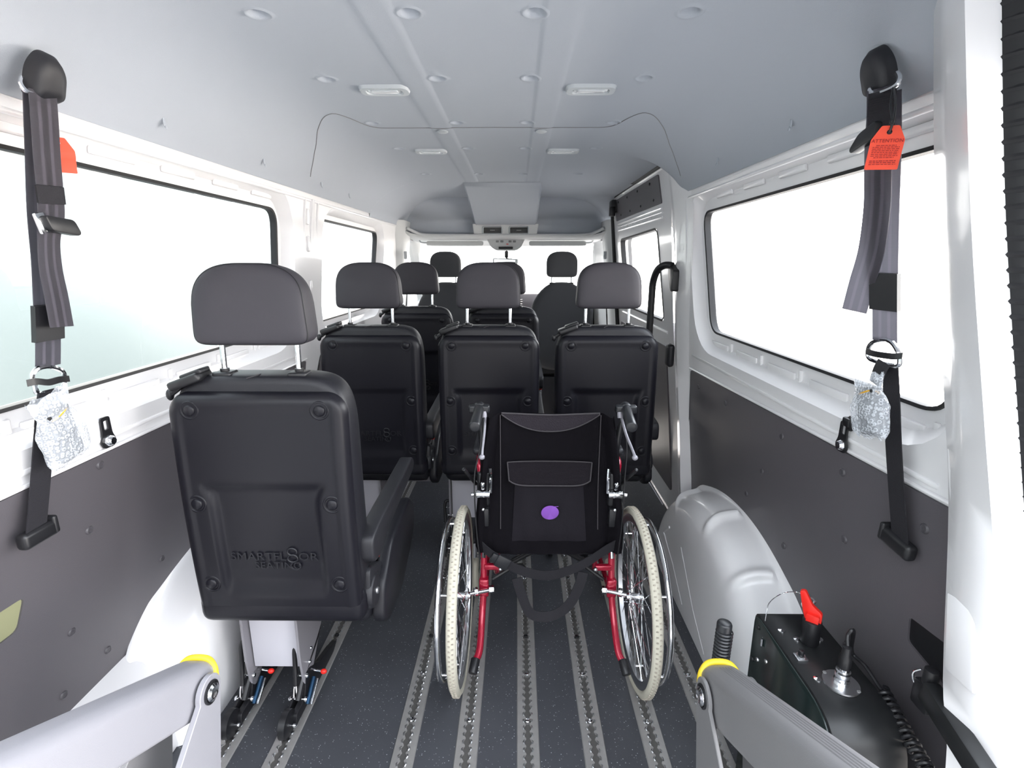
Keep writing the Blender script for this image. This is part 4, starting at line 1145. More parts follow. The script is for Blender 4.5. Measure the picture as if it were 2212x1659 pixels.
# side frames
for s in (-1, 1):
    xr = -.118 if s < 0 else .340; xb = xr + s * .0
    m = MB()
    m.tube([(xr, 1.66, .62), (xr, 1.645, .46), (xr + s * .002, 1.62, .30), (xr + s * .006, 1.585, .21), (xr + s * .010, 1.50, .135), (xr + s * .022, 1.47, .115)], .0125, 12, sub=5)
    m.tube([(xr, 1.66, .60), (xr + s * .01, 1.66, .72), (xr + s * .016, 1.70, .76), (xr + s * .016, 1.95, .76), (xr + s * .014, 2.02, .68), (xr + s * .01, 2.02, .25)], .011, 12, sub=5)
    m.tube([(xr, 1.60, .285), (xr, 1.80, .26), (xr, 2.02, .255)], .011, 12, sub=3)
    m.tube([(xr, 1.64, .48), (xr, 1.85, .50), (xr, 2.03, .47), (xr, 2.12, .30), (xr, 2.20, .18)], .011, 12, sub=4)
    m.tube([(xr - s * .045, 1.72, .50), (xr - s * .045, 1.72, .30), (xr - s * .03, 1.80, .26)], .010, 10, sub=4)
    m.box(xr - .017, xr + .017, 1.60, 1.64, .265, .335, .006)
    m.box(min(xr, xr - s * .06), max(xr, xr - s * .06), 1.615, 1.635, .365, .385, .004)
    sf = m.build('side_frame', 'red', WC, smooth=60)
    m = MB(); m.cyl((xr + s * .022, 1.475, .118), (xr + s * .030, 1.435, .092), .0155, n=16, bev=.003); m.build('end_cap', 'black', sf)
    m = MB(); ax = -.192 if s < 0 else .412
    m.cyl((ax, 1.556, .305), (xr - s * .035, 1.600, .300), .0075, n=12); m.cyl((xr - s * .018, 1.598, .300), (xr - s * .036, 1.600, .300), .014, n=6, bev=.002); m.cyl((xr + s * .020, 1.585, .302), (xr + s * .034, 1.58, .302), .015, n=6, bev=.002)
    m.sphere((xr - s * .060, 1.610, .375), .008); m.cyl((xr + s * .0, 1.638, .44), (xr + s * .0, 1.625, .41), .007, n=8)
    m.build('axle_bolt', 'chrome', sf)
    # folding joint of the back tube
    m = MB(); m.box(xr - .022, xr + .022, 1.640, 1.668, .60, .73, .010, 3); m.box(xr - .018, xr + .020, 1.625, 1.66, .53, .60, .006)
    j = m.build('folding_joint', 'black', WC)
    m = MB(); m.cyl((xr - .024, 1.630, .655), (xr + .024, 1.630, .655), .014, n=16, bev=.002); m.cyl((xr - s * .002 - .034 * (1 if s < 0 else -1) * 0 + s * .024, 1.630, .655), (xr + s * .040, 1.630, .652), .007, n=10)
    m.cyl((xr, 1.626, .678), (xr, 1.614, .70), .007, n=8); m.sphere((xr, 1.612, .70), .008); m.sphere((xr, 1.622, .60), .007)
    m.tube([(xr - s * .026, 1.63, .75), (xr - s * .028, 1.625, .72), (xr - s * .026, 1.63, .66)], .005, 6, sub=4)
    m.build('clamp', 'chrome', j)
    # back tube, handle, grip, brake
    hx = -.130 if s < 0 else .370
    m = MB(); m.tube([(xr, 1.655, .62), (xr, 1.665, .76), ((xr + hx) / 2, 1.675, .88), (hx, 1.675, .925), (hx, 1.65, .948), (hx, 1.60, .948)], .0115, 12, sub=6)
    ph = m.build('push_handle', 'black', WC)
    m = MB(); gx = hx - (.004 if s < 0 else .012)
    m.cyl((hx, 1.668, .952), (gx, 1.520, .935), .0175, .0185, n=24, bev=.005); m.cyl((hx, 1.690, .953), (hx, 1.664, .951), .021, n=24, bev=.004)
    m.box(hx - .036, hx + .036, 1.655, 1.685, .938, .966, .006, 2)
    m.build('grip', 'grip', ph, smooth=50)
    m = MB(); bx = hx + .022 if s < 0 else hx - .016
    m.cyl((bx - .006, 1.66, .945), (bx - .004, 1.655, .925), .010, n=10)
    e0 = Vector((bx, 1.655, .925)); e1 = Vector((bx - .004 if s < 0 else bx + .020, 1.52, .835))
    m.tube([e0, e0.lerp(e1, .35) + Vector((0, 0, -.010)), e0.lerp(e1, .8), e1], [.007, .0062, .0055, .0075], 8, sub=5, flat=(1, .7)); m.sphere(e1, .0095, (1, 1, .9))
    m.build('brake_lever', 'lever', ph)
    m = MB(); cxs = bx
    m.tube([(cxs - .0, 1.66, .94), (cxs + .01 * s, 1.645, .90), (cxs + .018 * s, 1.63, .82), (xr + s * .028, 1.62, .72), (xr + s * .024, 1.61, .55), (xr + s * .012, 1.60, .42)], .0025, 6, sub=6); m.build('brake_cable', 'black', ph)
    # black parking lever, side guard, armrest pad
    m = MB(); m.cyl((xr + s * .03, 1.70, .66), (xr + s * .062, 1.60, .76), .0065, n=10, bev=.002); m.build('parking_lever', 'black', WC)
    m = MB(); m.prism(rpoly([(1.68, .50), (2.0, .50), (2.0, .72), (1.68, .74)], .03, 4), 'x', xr + s * .012, xr + s * .017, .001); m.build('side_guard', 'black_soft', WC)
    m = MB(); m.box(xr + s * .016 - .024, xr + s * .016 + .024, 1.70, 1.98, .768, .795, .012, 4); m.build('armrest_pad', 'black_soft', WC)
# back sling
XL, XR = -.118, .348
def bx_(z): # half width, centre
    hw = lerp_tab(z, [(.40, .262), (.52, .264), (.64, .252), (.80, .236), (.93, .215)]); return hw, .114
m = MB(); nu, nv = 50, 44
def sl(i, j):
    u = i / (nu - 1) * 2 - 1; v = j / (nv - 1); ztop = .942 - .016 * (1 - u * u) - .012 * sstep(.80, .98, abs(u)); zb = .425 + .02 * abs(u) ** 4
    z = zb + (ztop - zb) * v; hw, c = bx_(z)
    y = 1.635 + .055 * (1 - abs(u) ** 3) * sstep(.42, .7, z) + .018 * (v - .5)
    y += .010 * math.exp(-((abs(u) - .80) / .045) ** 2)
    y += .0035 * math.sin(17 * u + 6 * v) * sstep(.75, .45, z) + .003 * math.sin(9 * v + 5 * u * abs(u))
    y -= .02 * math.exp(-((abs(u) - .93) / .07) ** 2)
    if abs(u) > .97: y += .02
    return Vector((c + u * hw, y, z))
m.grid(nu, nv, sl); bmesh.ops.solidify(m.bm, geom=list(m.bm.faces), thickness=.004)
bs = m.build('back_sling', 'wheel_fabric', WC, smooth=60)
def on_sling(x, z, d=.004):
    hw, c = bx_(z); u = (x - c) / hw; v = (z - .425) / (.93 - .425)
    y = 1.635 + .055 * (1 - abs(u) ** 3) * sstep(.42, .7, z) + .018 * (v - .5)
    return Vector((x, y - d, z))
# mesh band along the top edge with piping
m = MB(); nu = 26
def band(i, j):
    u = i / (nu - 1) * 2 - 1; zt = .936 - .014 * (1 - u * u); d = .055 * (1 - abs(u) ** 2.4) + .004
    x = .114 + u * .168; z = zt - d * j / 5; p = on_sling(x, z, .005); return p
m.grid(nu, 6, band); tb = m.build('top_mesh_band', 'mesh_fabric', bs)
m = MB(); m.tube([band(i, 5) + Vector((0, -.001, 0)) for i in range(nu)], .0022, 6, sub=1); m.tube([band(i, 0) + Vector((0, -.001, .001)) for i in range(nu)], .0028, 6, sub=1)
m.tube([on_sling(.114 - .172, z, .004) for z in lin(.93, .48, 12)], .0018, 6, sub=1); m.tube([on_sling(.114 + .172, z, .004) for z in lin(.93, .48, 12)], .0018, 6, sub=1)
m.build('piping', 'piping', bs)
# pocket and flap
m = MB()
def pk(i, j):
    u = i / 20 * 2 - 1; v = j / 14; x = .114 + u * (.132 - .012 * v); z = .475 + (.70 - .475) * v
    b = (1 - abs(u) ** 4) * (1 - abs(2 * v - 1) ** 4); return on_sling(x, z, .004 + .013 * b + .002 * math.sin(11 * u + 5 * v))
m.grid(21, 15, pk); pk_o = m.build('pocket', 'wheel_fabric', bs)
m = MB()
def fl_(i, j):
    u = i / 24 * 2 - 1; v = j / 10; zb = .672 + .022 * abs(u) ** 6; x = .114 + u * (.148 - .006 * (1 - v)); z = zb + (.757 - zb) * v
    return on_sling(x, z, .008 + .014 * (1 - v) + .002 * (1 - abs(u) ** 4))
m.grid(25, 11, fl_); bmesh.ops.solidify(m.bm, geom=list(m.bm.faces), thickness=.003); fo = m.build('pocket_flap', 'mesh_fabric', bs)
m = MB(); ring = [fl_(0, 10 - k) for k in range(11)] + [fl_(i, 0) for i in range(1, 25)] + [fl_(24, k) for k in range(1, 11)]
m.tube([p + Vector((0, -.003, 0)) for p in ring], .0025, 6, sub=1); m.tube([fl_(i, 10) + Vector((0, -.003, 0)) for i in range(25)], .0022, 6, sub=1)
m.build('flap_piping', 'piping', bs)
m = MB()
t_ = MB(); t_.lathe([(0, .0001), (0, .029), (.0015, .031), (.003, .029), (.003, .0001)], (0, 0, 0), 'y', 36)
t_.bm.transform(Matrix.Translation(on_sling(.116, .583, .034)) @ Matrix.Rotation(math.radians(-8), 4, 'Y') @ Matrix.Diagonal((1.0, 1, .86, 1))); m.merge(t_)
m.tube([on_sling(.088, .592, .0355), on_sling(.116, .603, .0365), on_sling(.145, .605, .0355)], .0012, 5, sub=4)
tag(m.build('round_patch', 'purple', bs), 'purple oval felt patch')
# seat sling and cross brace
m = MB(); m.box(-.10, .33, 1.66, 2.06, .500, .512, .004); m.build('seat_sling', 'wheel_fabric', WC)
m = MB(); m.tube([(-.09, 1.80, .24), (.114, 1.80, .36), (.32, 1.80, .48)], .011, 10, sub=1); m.tube([(.32, 1.83, .24), (.114, 1.83, .36), (-.09, 1.83, .48)], .011, 10, sub=1); cb = m.build('cross_brace', 'black', WC)
m = MB(); m.cyl((.114, 1.775, .36), (.114, 1.85, .36), .008, n=12); m.build('brace_bolt', 'chrome', cb)
m = MB(); m.box(-.14, .37, 1.655, 1.675, .405, .425, .004); m.build('rear_cross_strap', 'web_black', WC)
# lap belt hanging behind
m = MB(); down = Vector((0, -.25, -1))
m.ribbon([(-.140, 1.625, .475), (-.10, 1.605, .445), (-.055, 1.60, .415), (.0, 1.595, .385), (.06, 1.60, .362), (.114, 1.60, .357), (.18, 1.60, .375), (.25, 1.60, .412), (.31, 1.61, .45), (.372, 1.625, .478)], .040, [Vector((0, -.1, 1))] * 10, .003)
lb = m.build('lap_belt', 'web_black', WC)
m = MB()
m.ribbon([(.000, 1.60, .345), (.018, 1.595, .28), (.045, 1.59, .215), (.085, 1.59, .195), (.14, 1.59, .205), (.19, 1.59, .25), (.222, 1.595, .32), (.235, 1.60, .37)], .036, [Vector((1, 0, .3)), Vector((1, 0, .5)), Vector((.6, .2, .8)), Vector((.1, .3, 1)), Vector((-.2, .3, 1)), Vector((-.7, .2, .8)), Vector((-1, 0, .3)), Vector((-1, 0, .2))], .003)
m.build('belt_loop', 'web_black', lb)
m = MB(); m.obox((-.050, 1.592, .412), (.052, .012, .048), Matrix.Rotation(math.radians(28), 3, 'Y'), .006, 2); m.obox((-.080, 1.592, .430), (.022, .010, .036), Matrix.Rotation(math.radians(28), 3, 'Y'), .004, 2); m.build('buckle', 'grip', lb)
m = MB(); m.tube([(-.09, 1.66, .30), (.0, 1.68, .345), (.03, 1.68, .33)], .007, 8, sub=4); m.tube([(.32, 1.66, .30), (.25, 1.68, .345)], .007, 8, sub=1); m.build('cross_strut', 'black', WC)
# ------------------------------------------------------------------ a sight line meets the plane x = X (to read places off the photograph)
_F, _th, _ya = 1100.0, math.radians(13.52), math.radians(0.61)
def at(px, py, X):
    v = Vector(((px - 1106) / _F, 1.0, -(py - 829.5) / _F))
    v = Matrix.Rotation(-_th, 3, 'X') @ v; v = Matrix.Rotation(_ya, 3, 'Z') @ v
    return v * (X / v.x) + Vector((0, 0, 1.44))

# ------------------------------------------------------------------ hanging retention straps on both sides
def anchor_cap(mb, c, side, tilt):
    """rounded plastic cap over the upper strap bolt"""
    t = MB()
    out = rpoly([(-.036, -.042), (.036, -.042), (.034, .018), (.012, .046), (-.014, .046), (-.034, .018)], .018, 6)
    A = [Vector((0, y, z)) for y, z in out]; B = [Vector((.020, y * .98, z * .98)) for y, z in out]; Cc = [Vector((.032, y * .80, z * .80)) for y, z in out]; D = [Vector((.035, y * .4, z * .4)) for y, z in out]
    for P, Q in ((A, B), (B, Cc), (Cc, D)): strip(t, P, Q)
    t.bm.faces.new([t.bm.verts.new(p) for p in D])
    bmesh.ops.remove_doubles(t.bm, verts=t.bm.verts, dist=1e-5)
    R = Matrix.Rotation(tilt, 4, 'X'); Fl = Matrix.Diagonal((-side, 1, 1, 1))
    t.bm.transform(Matrix.Translation(Vector(c)) @ Matrix.Rotation(-side * .40, 4, 'Y') @ Fl @ R @ Matrix.Diagonal((.9, .92, .95, 1))); mb.merge(t)

# left strap -------------------------------------------------------
def X_L(z): return lerp_tab(z, [(.90, -.985), (1.2, -.955), (1.76, -.870)])
def pL_(px, py, dx=0.0):
    X = -.93
    for _ in range(4): p = at(px, py, X); X = X_L(p.z) + dx
    return at(px, py, X)
SL = thing('retention_strap', tuple(pL_(85, 1140)), 'long grey hanging strap on the left window side, with bubble-wrapped fitting and metal rings', 'strap', 'hanging wheelchair passenger straps')
c = at(84, 164, -.880)
m = MB(); anchor_cap(m, (c.x, c.y, c.z), -1, math.radians(6)); ac = m.build('anchor_cap', 'black_soft', SL, smooth=60)
m = MB(); q = [at(48, 168, -.885), at(46, 182, -.880), at(60, 198, -.876), at(90, 206, -.873), at(114, 212, -.873), at(118, 200, -.873), at(112, 188, -.880)]
m.tube(q, .0045, 8, sub=5); m.build('metal_loop', 'chrome', SL)
WD = Vector((.22, 1, .04))
m = MB(); m.ribbon([pL_(80, 200, -.010), pL_(84, 330, -.010), pL_(88, 460, -.012), pL_(96, 560, -.012), pL_(100, 650, -.012), pL_(104, 730, -.010), pL_(104, 792, -.002)], .047, WD, .0022)
w0 = m.build('rear_webbing', 'webbing', SL)
m = MB(); m.ribbon([pL_(92, 198, .004), pL_(96, 250, .012), pL_(102, 340, .012), pL_(109, 420, .010), pL_(111, 470, .016), pL_(106, 520, .018), pL_(110, 580, .016), pL_(122, 640, .018), pL_(134, 706, .022)], .047, [WD] * 5 + [Vector((.0, 1, -.02)), Vector((.05, 1, -.05)), Vector((.1, 1, -.05)), Vector((.12, 1, -.05))], .0022)
w1 = m.build('front_webbing', 'webbing', SL)
m = MB(); a = pL_(107, 402, .014); b = pL_(112, 440, .014)
for k in range(9): q = a.lerp(b, k / 8); m.tube([q + WD * -.022, q + WD * .022], .0011, 5, sub=1)
m.ribbon([a, (a + b) / 2, b], .049, WD, .0042); m.build('stitched_patch', 'web_black', w1)
m = MB(); c = pL_(122, 484, .030); m.prism(rpoly([(c.y - .030, c.z + .014), (c.y + .034, c.z + .010), (c.y + .046, c.z - .014), (c.y + .040, c.z - .020), (c.y - .018, c.z - .014)], .008, 4), 'x', c.x - .010, c.x + .008, .003)
cam_ = m.build('tension_lever', 'black', SL)
m = MB(); c = pL_(90, 482, .024); m.obox((c.x, c.y, c.z), (.008, .020, .038), Matrix.Rotation(math.radians(14), 3, 'X'), .003, 2); m.build('metal_frame', 'chrome', cam_)
m = MB(); m.ribbon([pL_(103, 658, -.008), pL_(104, 695, -.008), pL_(105, 735, -.006)], .054, WD, .012); m.build('sleeve', 'black', SL)
m = MB(); q = [pL_(74, 830, .0), pL_(70, 812, .0), pL_(82, 796, .0), pL_(110, 792, .0), pL_(134, 802, .0), pL_(140, 824, .0), pL_(128, 842, .0), pL_(84, 850, .0)]
m.tube(q, .0048, 8, closed=True, sub=5); m.build('metal_ring', 'chrome', SL)
m = MB(); m.ribbon([pL_(58, 828, .006), pL_(80, 824, .014), pL_(104, 826, .016), pL_(128, 820, .014), pL_(148, 818, .006)], .013, Vector((0, .02, 1)), .004, sub=5); m.build('ring_keeper', 'black', SL)
m = MB(); m.ribbon([pL_(104, 842, .0), pL_(98, 900, .0), pL_(92, 980, .0), pL_(86, 1060, .0), pL_(78, 1148, .0)], .047, Vector((-.03, 1, -.03)), .0022); w2 = m.build('lower_webbing', 'web_black', SL)
m = MB(); m.ribbon([pL_(104, 845, .012), pL_(110, 870, .022), pL_(118, 888, .03)], .046, Vector((.0, 1, -.03)), .003); m.build('short_tail', 'web_black', SL)
def retainer(name_parent, side, P0, P1):
    """black plastic retainer holding the strap end on the panel: P0..P1 its long axis"""
    m = MB(); d = (P1 - P0); L = d.length; cc = (P0 + P1) / 2; q = d.to_track_quat('Y', 'Z').to_matrix()
    m.obox(cc, (.026, L + .014, .036), q, .010, 4); m.obox(P1 - d.normalized() * .002 + Vector((-side * .001, 0, .006)), (.027, .012, .040), q, .005, 4)
    return m.build('lower_retainer', 'black', name_parent, smooth=60)
retainer(SL, -1, pL_(50, 1172, -.004), pL_(113, 1136, -.004))
def bubble(parent, c, w, h, d, rx, lean):
    """soft bundle of bubble film tied with a cable tie, fitting inside"""
    R = Matrix.Translation(c) @ Matrix.Rotation(rx, 4, 'X') @ Matrix.Rotation(lean, 4, 'Y')
    core = MB(); core.box(-.010, .010, -w * .30, w * .30, -h * .46, h * .30, .006, 3); core.bm.transform(R); co = core.build('wrapped_fitting', 'black', parent)
    rnd = random.Random(3); t = MB(); nu, nv = 40, 44
    def f(i, j):
        a = 2 * PI * i / nu; v = j / (nv - 1); z = -h * .5 + h * v
        ww = w * .5 * lerp_tab(v, [(0, .86), (.06, 1.0), (.5, 1.0), (.66, .86), (.74, .74), (.82, .84), (1, 1.0)]); dd = d * .5 * lerp_tab(v, [(0, .12), (.10, .85), (.5, 1.0), (.72, .5), (.8, .5), (1, .25)])
        k = 1 + .06 * math.sin(5 * a + 9 * v) + .03 * math.sin(11 * a - 23 * v); sa = math.sin(a); sa = math.copysign(abs(sa) ** .62, sa)
        zz = z + .004 * math.sin(7 * a + 2) * (1 if v in (0.0, 1.0) else .2)
        return Vector((dd * math.cos(a) * k, ww * sa * (1 + .025 * math.sin(17 * v + 3 * a)), zz))
    t.grid(nu, nv, f, closed_u=True); t.bm.transform(R); b_ = t.build('bubble_wrap', 'bubble', parent, smooth=60)
    t = MB(); pts = [(d * .5 * .5 * math.cos(2 * PI * k / 24), w * .5 * .62 * math.sin(2 * PI * k / 24), h * .21 + .004 * math.sin(4 * PI * k / 24)) for k in range(24)]
    t.tube(pts, .0018, 6, closed=True, sub=1, flat=(1, 1)); t.bm.transform(R); t.build('cable_tie', 'orange_tie', b_)
bubble(SL, pL_(130, 925, .045), .098, .150, .046, math.radians(13), math.radians(3))

# right strap ------------------------------------------------------
def X_R(z): return lerp_tab(z, [(.90, .785), (1.2, .745), (1.76, .672)])
def pR_(px, py, dx=0.0):
    X = .75
    for _ in range(4): p = at(px, py, X); X = X_R(p.z) - dx
    return at(px, py, X)
SR = thing('retention_strap', tuple(pR_(1940, 1175)), 'long hanging strap on the right, its forked free end crossing the bright window', 'strap', 'hanging wheelchair passenger straps')
c = at(1911, 152, .685)
m = MB(); anchor_cap(m, (c.x, c.y, c.z), 1, math.radians(6)); m.build('anchor_cap', 'black_soft', SR, smooth=60)
m = MB(); m.tube([at(1938, 158, .675), at(1943, 170, .668), at(1936, 184, .664), at(1912, 196, .662), at(1888, 202, .662), at(1880, 194, .662), at(1884, 186, .668)], .0045, 8, sub=5); m.build('metal_loop', 'chrome', SR)
WR = Vector((-.45, 1, .03))
m = MB(); m.ribbon([pR_(1918, 200, -.010), pR_(1918, 330, -.010), pR_(1914, 470, -.010), pR_(1912, 600, -.010), pR_(1911, 680, -.008), pR_(1911, 738, .0)], .047, WR, .0022)
m.build('rear_webbing', 'webbing', SR)
m = MB(); m.ribbon([pR_(1903, 190, .006), pR_(1902, 250, .012), pR_(1898, 300, .012), pR_(1896, 380, .012), pR_(1894, 450, .012), pR_(1882, 540, .014), pR_(1862, 610, .016), pR_(1845, 672, .020)], .050, [WR] * 5 + [Vector((-.5, 1, .12)), Vector((-.55, 1, .20)), Vector((-.55, 1, .16))], .0022)
w1 = m.build('front_webbing', 'webbing', SR)
m = MB(); m.ribbon([pR_(1906, 196, .014), pR_(1904, 240, .016), pR_(1902, 290, .017)], .048, WR, .003)
for k in range(8):
    q = pR_(1905, 206 + k * 5, .0165); m.tube([q + WR * -.021, q + WR * .021], .0010, 5, sub=1)
m.build('stitched_patch', 'web_black', w1)
m = MB(); c = pR_(1873, 300, .024); m.prism(rpoly([(c.y - .030, c.z + .026), (c.y + .018, c.z + .012), (c.y + .040, c.z - .012), (c.y + .034, c.z - .020), (c.y - .030, c.z - .004)], .008, 4), 'x', c.x - .008, c.x + .010, .003); m.build('tension_lever', 'black', SR)
m = MB(); m.ribbon([pR_(1911, 590, -.006), pR_(1911, 630, -.006), pR_(1911, 670, -.006)], .053, WR, .012); m.build('sleeve', 'black', SR)
m = MB(); q = [pR_(1876, 770), pR_(1878, 748), pR_(1892, 736), pR_(1920, 736), pR_(1936, 752), pR_(1944, 776), pR_(1936, 790), pR_(1890, 780)]
m.tube(q, .0048, 8, closed=True, sub=5); m.build('metal_ring', 'chrome', SR)
m = MB(); m.ribbon([pR_(1872, 758, .006), pR_(1888, 764, .014), pR_(1912, 768, .016), pR_(1932, 770, .014), pR_(1950, 768, .006)], .012, Vector((0, .02, 1)), .004, sub=5); m.build('ring_keeper', 'black', SR)
m = MB(); m.ribbon([pR_(1922, 786, .0), pR_(1926, 860, .0), pR_(1930, 960, .0), pR_(1937, 1070, .0), pR_(1944, 1168, .0)], .047, Vector((.03, 1, 0)), .0022); m.build('lower_webbing', 'web_black', SR)
m = MB(); m.ribbon([pR_(1910, 782, .008), pR_(1900, 800, .02), pR_(1890, 830, .035)], .046, Vector((.2, 1, .1)), .003); m.build('short_tail', 'web_black', SR)
retainer(SR, 1, pR_(1966, 1196, -.004), pR_(1912, 1150, -.004))
bubble(SR, pR_(1878, 876, .045), .088, .128, .044, math.radians(-13), math.radians(-3))

# tags hanging from the straps --------------------------------------
def tag_card(c, w, h, turn, lean, writing, lab, up):
    t = thing('warning_tag', tuple(c), lab, 'tag', 'orange-red warning tags')
    R = Matrix.Translation(c) @ Matrix.Rotation(turn, 4, 'Z') @ Matrix.Rotation(lean, 4, 'Y')
    m = MB(); o = rpoly([(-w / 2, -h), (w / 2, -h), (w / 2, -.022), (w * .26, 0), (-w * .26, 0), (-w / 2, -.022)], .002, 2); hole = [(.004 * math.cos(2 * PI * k / 16), -.010 + .004 * math.sin(2 * PI * k / 16)) for k in range(16)]
    g = sheet(o, [hole], lambda u, v: (u, .010 * math.sin(max(0, -v - .03) / h * 2.6), v), cuts_v=[-h * k / 10 for k in range(1, 10)]); m.merge(g)
    bmesh.ops.solidify(m.bm, geom=list(m.bm.faces), thickness=.0006); m.bm.transform(R); cd = m.build('card', 'tag', t, smooth=60)
    if writing:
        def pos(v): return .010 * math.sin(max(0, -v - .03) / h * 2.6) - .0012
        m = MB(); q = text_mb('ATTENTION', .0078, .0002, (1.0, 1)); q.bm.transform(Matrix.Translation((0, pos(-.024), -.024)) @ Matrix.Rotation(PI / 2, 4, 'X')); m.merge(q)
        m.bm.transform(R); m.build('heading', 'tag_ink', cd)
        m = MB()
        for k in range(14):
            if k in (8,): continue
            v = -.031 - k * .0026
            if v < -h + .006: break
            ww = w * (.40 if k not in (0, 7, 13) else .30); rnd = random.Random(k)
            x = -ww
            while x < ww:
                l = rnd.uniform(.002, .006); m.box(x, min(ww, x + l), pos(v) - .0001, pos(v) + .0001, v - .0005, v + .0005 * (1.6 if k in (9, 10) else 1)); x += l + .0012
        m.bm.transform(R); m.build('small_print', 'tag_ink', cd)
    h0 = R @ Vector((0, -.003, -.010)); h1 = R @ Vector((0, .003, -.010)); tp = R @ Vector((0, 0, .006)); mid = tp.lerp(up, .5)
    m = MB(); m.tube([h0, tp + Vector((0, -.003, 0)), mid + Vector((.002, -.004, 0)), up], .0017, 6, sub=5); m.tube([h1, tp, mid + Vector((-.001, .004, 0)), up], .0017, 6, sub=5); m.sphere(tp, .004); m.build('cord', 'black', t)
tag_card(pR_(1925, 271, .056), .048, .068, math.radians(-30), math.radians(4), True, 'orange-red card with printed ATTENTION warning tied to the right-hand strap', pR_(1930, 186, .012))
tag_card(pL_(122, 296, -.020), .050, .064, math.radians(62), math.radians(-3), False, 'blank orange-red card half hidden behind the left hanging strap', pL_(118, 215, -.004))

# belt tongues bolted to the paint --------------------------------------
def tongue(side, px, py, lab):
    X = wx(side, 1.035, -.004); c = at(px, py, X); t = thing('buckle_tongue', tuple(c), lab, 'buckle', 'parked buckle tongues')
    o = rpoly([(-.013, -.004), (-.020, -.020), (-.014, -.036), (.014, -.036), (.020, -.020), (.013, -.004), (.012, .040), (-.012, .040)], .007, 4)
    h = rpoly([(-.006, .008), (.006, .008), (.006, .031), (-.006, .031)], .003, 3)
    m = MB(); g = sheet([(y, z) for y, z in o], [h], lambda u, v: (c.x - side * .004, c.y + u * 1.15, c.z + v)); m.merge(g)
    bmesh.ops.solidify(m.bm, geom=list(m.bm.faces), thickness=.004); m.build('tongue_plate', 'black', t)
    m = MB(); cc = (c.x, c.y, c.z - .020); m.lathe([(0, .015), (-side * .010, .014), (-side * .016, .009), (-side * .016, .0001)], cc, 'x', 8); m.build('bolt', 'chrome', t)
tongue(-1, 229, 935, 'black buckle tongue bolted to white paint, right of the left bubble-wrapped fitting')
tongue(1, 1826, 945, 'black buckle tongue bolted to white paint below the right bubble-wrapped fitting')
X = wx(1, 1.06, -.010); c = at(1838, 915, X)
g = thing('belt_stay', tuple(c), 'small black plastic stay peeking out under the right bubble wrap', 'bracket')
m = MB(); m.sphere(c, .016, (.5, 1.0, 1.2)); m.box(c.x - .01, c.x + .012, c.y - .005, c.y + .02, c.z - .010, c.z + .012, .004); m.build('stay', 'black', g)

